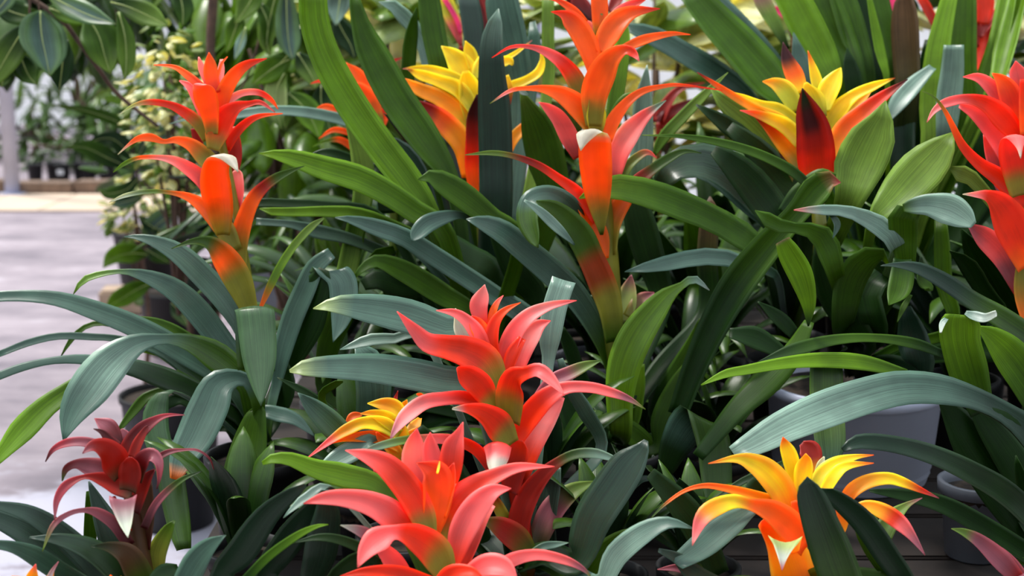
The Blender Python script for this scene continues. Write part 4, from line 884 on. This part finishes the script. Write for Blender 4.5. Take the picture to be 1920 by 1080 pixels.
L('K', 'gd gm.3 gb.8 gb1', -.12, -.14, '1610,1080,180; 1465,865,190; 1355,745,116; 1275,682,14', ext=False)
L('K', 'gm gb.4 gb1', -.14, -.2, '920,920,40; 705,867,80; 500,853,76; 300,868,62; 100,903,50; 0,922,42; -122,977,6', ext=False)
L('K', 'gd gm.4 gd1', -.12, -.16, '1100,820,40; 955,768,54; 750,740,44; 550,750,54; 350,800,64; 165,862,6', ext=False)
L('K', 'gd gm1', -.08, -.05, '-140,1340,60; 50,1110,110; 205,965,134; 335,820,112; 425,655,50', ext=False, side='u')
L('K', 'gd gd1', .02, .0, '1410,680,60; 1305,490,84; 1222,362,84; 1136,298,5')
L('K', 'gd gd1', .03, .02, '1480,760,150; 1382,510,174; 1272,315,114; 1195,190,12')
L('K', 'gd bd1', .0, .0, '980,920,150; 950,730,154; 915,580,50')
L('K', 'gd gd1', -.05, -.05, '310,830,50; 160,745,112; 20,715,50', ext=False)
L('K', 'gd gd1', -.03, -.03, '350,720,60; 270,640,74; 165,555,6', ext=False)
L('L', 'gd gm.2 gl.4 bs1', -.14, -.18, '508,10,165; 510,150,170; 520,300,166; 530,420,150; 530,490,94; 530,555,4', fold=0, ext=False)
L('L', 'gd bd.3 bs.5 bl.85 bl1', -.2, -.32, '1790,620,190; 1610,420,184; 1440,275,112; 1280,190,112; 1100,140,152; 900,132,172; 700,178,182; 500,248,192; 300,332,172; 150,412,132; 45,462,82', roll=30, ext=False, label='largest arching silvery green leaf with a blunt tip')  # sky reflection towards the tip painted with pale silver
L('L', 'gd gd1', -.19, -.24, '1790,620,60; 1640,440,180; 1440,290,90; 1240,215,30', ext=False, side='u')
L('L', 'gd gd.4 bd1', -.17, -.24, '1680,930,110; 1455,690,122; 1250,562,112; 1050,470,102; 850,415,86; 680,403,76; 595,442,26', ext=False)
L('L', 'gd gd1', -.15, -.20, '1640,1040,100; 1350,855,102; 1100,722,90; 900,672,62; 730,648,14', ext=False)
L('L', 'gd gd1', -.08, -.10, '1800,1150,120; 1600,900,200; 1400,620,240; 1240,390,200; 1130,230,90; 1080,160,20', ext=False, side='u')
L('L', 'gd gd1', -.10, -.10, '1800,1000,120; 1620,760,170; 1450,480,170; 1320,300,120; 1240,180,30', ext=False, side='u')
L('K', 'gd gd1', .02, .03, '700,760,120; 560,560,150; 500,400,130; 480,260,60', side='u')
L('K', 'gd gd1', .0, .0, '760,700,130; 720,520,150; 800,420,110')
# extra deep green leaves to the far right
p2 = Plant('green_bromeliad', 'dark green bromeliad at the bottom right corner behind the mauve bud', 'bromeliad', 1.87, 1835, z=.755, pot=GREYPOT, pot_r=.048); p2.dofs = -.1
L = p2.leaf
L('L', 'gd gd1', -.05, -.05, '1640,1000,80; 1560,780,90; 1500,580,60; 1470,470,6')
L('L', 'gd gm1', -.05, -.08, '1720,1020,60; 1560,1010,40; 1480,1010,36; 1430,1070,20')
p = Plant('guzmania', 'mauve pink bromeliad bud at the bottom right corner', 'bromeliad', 1.5, 1925, z=.72, pot=BLACKPOT, pot_r=.05)
p.stem('L', 'gm dp1', '1530,1200,50; 1480,1080,70')
p.b('L', 'rd dp.35 dp.7 gl.85 gl1', 0, -.01, '1500,1120,60; 1400,1010,100; 1290,910,72; 1210,862,42; 1145,840,3')
p.b('L', 'dp dp.6 gl1', .01, 0, '1520,1100,50; 1440,1000,50; 1360,930,30; 1300,900,8')
# --- cut red and pink flowers far behind
def far_flower(label, D, u, rows, col_stem='gm rd1', group=None):
    q = Plant('guzmania', label, 'bromeliad', D, u, pot=BLACKPOT, pot_r=.045, group=group)
    for reg, col, s in rows: q.b(reg, col, 0, .01, s)
    t = trace(rows[0][0], rows[0][2])[0]
    ox, oy = OFF['A']; q.stem('A', col_stem, f'{t[0]*2.7},{(t[1]+60)*2.7},26; {t[0]*2.7},{t[1]*2.7},26')
    for k in range(7):
        a = k / 7 * 2 * math.pi + .4; q_u = q.cu + math.cos(a) * 120; q_v = q.cv - 150 - 40 * math.sin(a)
        q.leaf('A', 'gd gd1', 0, .12 * math.sin(a), f'{q.cu*2.7},{(q.cv-20)*2.7},50; {(q.cu*.55+q_u*.45)*2.7},{(q.cv-110)*2.7},90; {q_u*2.7},{q_v*2.7},60; {(q_u*1.5-q.cu*.5)*2.7},{(q_v+30)*2.7},6')
    return q
far_flower('small red bromeliad far behind, just right of the tallest orange spike', 2.9, 1245, [
    ('G', 'rd rd1', '850,620,60; 890,530,56; 960,450,34; 1085,418,4'), ('G', 'rd cr1', '850,630,60; 930,565,64; 1032,498,4'), ('G', 'rd rd1', '850,640,50; 940,585,46; 1003,540,4'), ('G', 'cr cr1', '840,620,40; 850,570,50; 900,520,10')])
far_flower('dark red bromeliad bud cut by the top edge, behind the tallest orange spike', 2.6, 1090, [
    ('G', 'cr rd1', '510,110,30; 462,60,104; 440,-10,70; 440,-60,10'), ('G', 'dr cr1', '500,110,30; 420,50,60; 400,-20,40'), ('G', 'rd rd1', '600,60,30; 640,0,60; 660,-50,30')])
far_flower('crimson bromeliad spike cut by the top edge above the yellow flower', 2.55, 925, [
    ('D', 'cr rd1', '1165,165,24; 1140,80,66; 1112,0,72; 1095,-60,60'), ('D', 'rd rd1', '1180,120,20; 1170,40,40; 1150,-30,40')])
far_flower('pink and yellow bromeliad spike leaning in from the top edge', 2.78, 870, [
    ('D', 'rd pk.3 yg.6 yy1', '1038,235,16; 1005,130,66; 960,20,84; 930,-60,60'), ('D', 'mg mg1', '1035,170,12; 1010,90,24; 950,-10,24'), ('D', 'gl pg1', '1010,220,30; 970,140,70; 940,80,20')])
far_flower('red bromeliad at top right behind the ribbed leaves', 2.6, 1850, [
    ('J', 'ro rd1', '1250,375,50; 1300,225,90; 1345,110,64; 1392,28,10'), ('J', 'rd pk1', '1290,190,24; 1330,110,60; 1390,40,20'), ('J', 'rd rd1', '1275,240,18; 1278,100,22; 1272,-30,20'), ('J', 'ro ro1', '1300,120,60; 1310,20,90; 1300,-60,60')])
far_flower('thin red bromeliad bracts slanting at the top right, left of the red flower', 2.8, 1765, [
    ('J', 'rd ro1', '1090,190,20; 1045,90,46; 985,-20,44'), ('J', 'pk ro1', '1130,60,24; 1110,0,30; 1095,-40,20')])
far_flower('magenta pink bracts at the top edge above the yellow and red bromeliad', 2.9, 1485, [
    ('J', 'rd mg.5 mg1', '345,120,40; 290,70,36; 225,26,12'), ('J', 'dr rd1', '345,190,30; 345,130,46; 350,90,12'), ('J', 'ro ro1', '270,430,60; 262,400,60; 235,370,16')])
far_flower('thin magenta stem-like bracts between the ribbed leaves at the top', 2.75, 1625, [
    ('J', 'mg mg.5 rd1', '690,175,14; 655,70,20; 625,-20,20'), ('J', 'mg mg1', '838,60,30; 838,10,44; 838,-40,40')])
# ------------------------------------------------------------------ shaded bromeliads filling the bench behind
def arch_mesh(L, W, elev, bend, col, n=12, tw=0):
    cen, wid, wd = [], [], []; p = Vector((0, 0, 0)); a = elev
    for i in range(n):
        t = i / (n - 1); cen.append(p.copy()); wid.append(max(.001, W * (.62 + .38 * min(1, t * 3)) * (1 if t < .62 else max(.0, 1 - ((t - .62) / .38) ** 1.8))))
        k = math.sin(t * 3) * tw; wd.append(Vector((math.sin(a) * math.sin(k) * -1, math.cos(k), math.cos(a) * math.sin(k))).normalized())
        a -= bend / (n - 1) * (0.4 + 1.2 * t); p = p + Vector((math.cos(a), 0, math.sin(a))) * (L / (n - 1))
    vs, fs, cols, uvs = blade(cen, wid, wd, stops(col), stops('gd gd.3 gm1'), LEAF, .16, 5, .0012, length=L)
    return mesh('leaf', vs, fs, LEAF, True, cols, uvs)
ARCH = [arch_mesh(L, .052, R(e), R(bd), c, tw=tw) for L, e, bd, c, tw in [
    (.40, 78, 95, 'gd bd.4 bs1', .2), (.44, 70, 110, 'gd gm.5 gm1', -.3), (.38, 84, 60, 'gd gd.5 gm1', .3), (.42, 62, 100, 'gd bd.5 bd1', 0), (.34, 86, 35, 'gd gd.4 gb1', .15), (.46, 74, 130, 'gd bs.5 bs1', -.2), (.34, 80, 70, 'gd gd1', .2), (.30, 74, 90, 'gd gd.6 gm1', -.2), (.28, 86, 40, 'gd bd1', .1)]]
def filler(u, D, label, n=15, s=1.0, pot=BLACKPOT, r=.07, z=.78, base=.64, lo=0, hi=5, wide=1):
    v = 540 + (CAM.z - z - D * math.sin(PITCH)) / math.cos(PITCH) / D * F; c = at(u, v, D)
    root = empty('green_bromeliad', (c.x, c.y, base)); tag(root, label, 'bromeliad')
    make_pot(root, r, z - base - .01, pot)
    for k in range(n):
        o = link('leaf', random.choice(ARCH[lo:hi + 1]), root, (0, 0, z - base - .015)); a = k * 2.399 + random.uniform(-.2, .2)
        o.rotation_euler = (0, random.uniform(-.15, .15), a); q = s * random.uniform(.8, 1.1); o.scale = (q, q * wide * random.uniform(.8, 1.15), q)
        o.location += Vector((math.cos(a), math.sin(a), 0)) * .008
    return root
for u, D, s, lb in [(1128, 2.43, .9, 'dark green bromeliad in the lavender grey pot behind the red centre flower'),
    (800, 2.3, .8, 'shaded green bromeliad behind the blunt silvery leaves of the red flower'), (960, 2.95, .9, 'shaded green bromeliad behind the top yellow flower'),
    (1080, 2.8, .9, 'shaded green bromeliad behind the tallest orange spike'), (1330, 2.4, .85, 'shaded green bromeliad between the tallest orange spike and the red and yellow flower'),
    (1340, 3.0, 1, 'green bromeliad in the rear shade below the small far red flower'), (1480, 2.6, .95, 'shaded green bromeliad right behind the red and yellow flower'),
    (1600, 2.95, .95, 'shaded green bromeliad behind the ribbed upright leaves'), (1800, 2.3, .9, 'shaded green bromeliad behind the white pot at right'),
    (1935, 2.75, 1, 'shaded green bromeliad behind the right edge flower'), (1960, 2.3, .9, 'shaded green bromeliad cut by the right frame edge'),
    (640, 2.62, .75, 'shaded green bromeliad right behind the left orange flower'), (800, 2.95, .95, 'rear shaded green bromeliad behind the half hidden orange flower'),
    (1200, 3.15, 1, 'rearmost green bromeliad behind the small far red flower'), (1560, 3.2, 1.1, 'rearmost green bromeliad beneath the pale variegated plants'), (1000, 3.3, 1.1, 'rearmost green bromeliad below the crimson spikes'),
(640, 2.16, .62, 'dark green bromeliad between the left orange and the small yellow flower'), (1290, 2.24, .6, 'dark green bromeliad beneath the folded shiny leaf')]:
    filler(u, D, lb, 17 if s > .7 else 13, s, pot=GREYPOT if u == 1128 else BLACKPOT, r=.084 if u == 1128 else .06)
for u, D, s, lb in [(1015, 1.86, .62, 'low dark leafy offset between the red centre flower and the tallest orange plant'), (1235, 2.08, .62, 'low dark leafy offset in front of the folded shiny leaf'),
    (1345, 2.02, .55, 'low dark leafy offset left of the yellow and orange flower'), 
    (690, 1.86, .6, 'low dark leafy offset behind the small yellow flower'), (1135, 1.60, .50, 'low dark leafy offset at the bottom, right of the red centre flower'),
    (1310, 1.62, .48, 'low dark leafy offset at the bottom left of the yellow and orange flower'), (455, 1.68, .52, 'low dark leafy offset at the bottom, right of the maroon flower')]:
    filler(u, D, lb, 10, s, z=.74, r=.045, lo=6, hi=8, wide=1.5)
# ------------------------------------------------------------------ broad-leaved branch hanging at the top left
def branch_leaves(label, name, D, rows, stems, cat='tree'):
    t = trace(*((stems[0][0], stems[0][1])))[0]; q = at(t[0], t[1], D + stems[0][3])
    class Q(Plant):
        def __init__(s): pass
    p = Q(); p.D = D; p.dofs = 0; p.root = empty(name, (q.x, q.y, 0)); p.o = Vector(p.root.location); p.crown = q
    tag(p.root, label, cat)
    for reg, s, col, dd in stems: p.stem(reg, 'br br1', s, d=dd, name='branch', mat=BARK, from_crown=False)
    for reg, col, d0, d1, s, *r in rows:
        o = p.leaf(reg, col, d0, d1, s, ext=False, roll=r[0] if r else 20, chan=.08, back='gd gm1', edge=PAL['gb'] if 'bs' in col else None)
        m = s.split(';'); mid = trace(reg, s); P = []
        for (u, v, ww), dd in zip(mid, [d0 + (d1 - d0) * i / (len(mid) - 1) for i in range(len(mid))]):
            a = at(u, v, D + dd - .006); P.append((a, max(.0006, .0015 * (1 - len(P) / len(mid)))))
        pv = [Vector((a.x, a.y, a.z, w_)) for a, w_ in P]; S = spline(pv, 10)
        vs, fs, c_, u_ = tube([Vector(x[:3]) - p.o for x in S], [max(.0004, x[3]) for x in S], 5, [(0, PAL['pg'])]); 
        r_ = link('midrib', mesh('midrib', vs, fs, LEAF, True, c_, u_), o)
branch_leaves('broad-leaved tree branch hanging in from the top left corner', 'hanging_branch', 2.75, [
    ('A', 'bs bs.8 gm1', 0, -.04, '205,55,14; 205,110,170; 214,200,228; 234,290,180; 252,388,4'),
    ('A', 'gd gl1', .03, .0, '130,130,30; 80,210,130; 20,310,150; -40,420,60'),
    ('A', 'bs bd1', .05, .02, '60,-60,30; 30,0,90; -20,60,60; -60,110,10'),
    ('A', 'gd gm1', .05, .04, '100,270,20; 125,340,130; 150,390,100; 185,428,6'),
    ('A', 'gd gm1', .05, .04, '20,330,20; 20,390,100; 5,440,10'),
    ('A', 'gd gd1', .06, .04, '335,200,20; 320,290,110; 310,380,110; 300,455,6'),
    ('A', 'gm bs.5 bs1', .0, -.05, '240,-30,20; 340,25,104; 460,80,100; 585,122,6'),
    ('A', 'gd gl1', .08, .06, '560,10,20; 650,35,100; 760,85,116; 850,132,8'),
    ('A', 'gm gm.5 gl1', .08, .05, '440,80,30; 500,180,190; 530,280,170; 560,375,6'),
    ('A', 'gm gl1', .06, .04, '600,60,20; 632,180,84; 640,310,84; 630,405,5'),
    ('A', 'gm gb1', .1, .1, '250,40,20; 330,70,90; 420,90,80; 480,80,8'),
    ('A', 'gd gm1', .12, .1, '0,30,60; 60,60,120; 140,80,100; 200,60,10')],
    [('A', '-200,-200,30; 100,-40,26; 300,90,26; 390,200,26; 500,350,24; 600,480,22; 800,640,16', '', .12)] and [('A', '-200,-200,30; 100,-40,26; 300,90,26; 390,200,26; 500,350,24; 600,480,22; 800,640,16', 'br', .12), ('A', '190,-60,10; 200,60,8; 232,250,5', 'br', .01), ('A', '150,-40,14; 150,90,12', 'br', .06), ('A', '560,-60,8; 590,80,8; 600,330,6', 'br', .1)])
branch_leaves('broad-leaved tree with a brown trunk behind the left orange spike', 'broad_leaved_tree', 3.1, [
    ('A', 'bd bs1', .0, -.04, '1450,-60,40; 1452,100,116; 1462,220,112; 1482,305,6'),
    ('A', 'gm gb1', 0, 0, '1480,250,16; 1420,320,110; 1350,370,120; 1275,425,6'),
    ('A', 'gm gb1', .05, .04, '1215,60,30; 1190,150,90; 1145,268,6'),
    ('A', 'gl bl.5 bl1', 0, -.02, '1245,135,8; 1218,220,48; 1188,302,4'),
    ('A', 'gl pg.5 gm1', 0, -.02, '1440,370,30; 1400,450,110; 1405,560,100; 1425,655,6'),
    ('A', 'gd gm1', .06, .04, '900,-60,60; 925,40,106; 925,136,6'),
    ('A', 'gm gl1', .04, .02, '1290,-60,60; 1260,20,120; 1190,120,8'),
    ('A', 'gm gl1', .05, .03, '1400,-40,50; 1370,80,90; 1350,200,80; 1370,290,6'),
    ('D', 'gm gb1', .0, .0, '170,300,16; 110,330,110; 40,380,110; -10,425,6'),
    ('D', 'gd gl1', .02, .0, '210,270,30; 250,330,110; 290,400,90; 300,450,6'),
    ('D', 'gm gb1', .0, -.02, '160,470,20; 230,530,120; 290,620,110; 320,700,6'),
    ('D', 'gd bl1', .0, -.02, '430,-60,60; 420,30,120; 404,130,5'),
    ('D', 'gd gd1', .06, .05, '400,80,30; 440,160,110; 480,230,100; 500,300,8'),
    ('D', 'gm gl1', .03, .0, '90,350,20; 110,450,120; 130,560,120; 150,650,8'),
    ('D', 'gd gm1', .05, .03, '330,430,20; 330,520,110; 360,600,90; 380,680,6'),
    ('D', 'gm gm1', .04, .03, '20,20,40; 60,120,90; 50,240,8')],
    [('A', '1085,-80,56; 1075,60,56; 1066,260,52; 1080,700,50; 1090,1500,50', 'br', .35), ('A', '1340,60,14; 1290,280,12; 1210,470,10; 1100,600,10', 'br', .12), ('A', '1085,-60,20; 1400,-30,14', 'br', .2)])
branch_leaves('shrub with glossy mid-sized leaves standing in the black pot on the aisle floor', 'potted_shrub', 4.4, [
    ('A', 'gm gm1', 0, -.05, '650,650,20; 570,605,62; 430,560,42; 262,528,5'), ('A', 'gd gm1', 0, -.05, '660,850,16; 545,800,92; 440,750,82; 342,742,8'),
    ('A', 'gd gm1', 0, -.05, '1010,970,30; 905,900,104; 765,890,6'), ('A', 'gm gm1', 0, 0, '660,640,10; 640,540,50; 670,400,4'), ('A', 'gm gm1', 0, 0, '680,640,10; 740,560,50; 850,430,4'),
    ('A', 'gd bs1', 0, .0, '700,800,20; 740,720,90; 820,680,90; 880,640,6'), ('A', 'gd gd1', 0, 0, '700,820,20; 640,760,90; 560,700,80; 440,720,6'),
    ('B', 'gm gb.6 gl1', -.05, -.2, '750,318,12; 670,310,100; 580,330,90; 522,384,4'), ('B', 'gm gb1', -.05, -.2, '765,460,20; 690,495,90; 600,550,90; 532,592,5'),
    ('B', 'gd gm1', .0, .0, '740,290,10; 790,320,80; 860,360,6'), ('B', 'bs bd1', 0, 0, '900,120,20; 830,140,110; 770,200,100; 800,250,6'), ('B', 'gd gm1', 0, 0, '880,380,20; 930,430,110; 980,510,6'),
    ('B', 'gd gm1', 0, -.1, '870,560,20; 920,620,90; 965,690,6'), ('B', 'gm gm1', 0, -.1, '840,110,20; 900,90,90; 980,120,6'), ('B', 'gm bs1', 0, 0, '880,240,10; 930,190,70; 1050,170,6'),
    ('B', 'gm gl1', 0, -.1, '700,520,10; 700,560,50; 680,570,4'), ('A', 'gd gm1', 0, 0, '700,900,20; 640,960,70; 550,980,60; 500,960,4'), ('A', 'gd bs1', 0, 0, '720,1000,20; 640,1020,80; 560,1040,5'),
    ('B', 'gd gd1', 0, 0, '880,330,20; 940,330,90; 1010,300,8'), ('B', 'gd gm1', 0, 0, '900,420,10; 1000,470,60; 1060,440,5'), ('B', 'gd gd1', 0, 0, '830,200,10; 760,170,70; 700,120,6')],
    [('B', '880,640,10; 875,380,12; 860,200,12; 780,20,12; 720,-60,10', 'br', 0), ('A', '720,990,10; 680,800,9; 660,620,8; 680,450,5', 'br', 0)], 'shrub')
g = floor_at(286, 560); r_ = empty('nursery_pot', (g.x, g.y, .0)); tag(r_, 'black pot on the aisle floor under the glossy shrub', 'pot'); make_pot(r_, .17, .33, BLACKPOT)
g = floor_at(340, 660); r_ = empty('nursery_pot', (g.x, g.y, .0)); tag(r_, 'dark round pot with dry leaves on the floor below the left orange flower', 'pot'); make_pot(r_, .16, .26, BLACKPOT)
g = floor_at(395, 900); r_ = empty('nursery_pot', (g.x - .02, g.y - .35, .0)); tag(r_, 'black pot with a white tag on the floor at the left end of the bench', 'pot'); make_pot(r_, .13, .36, BLACKPOT); boxobj('plant_tag', .03, .003, .045, (.02, -.125, .22), TAGM, 0, r_)
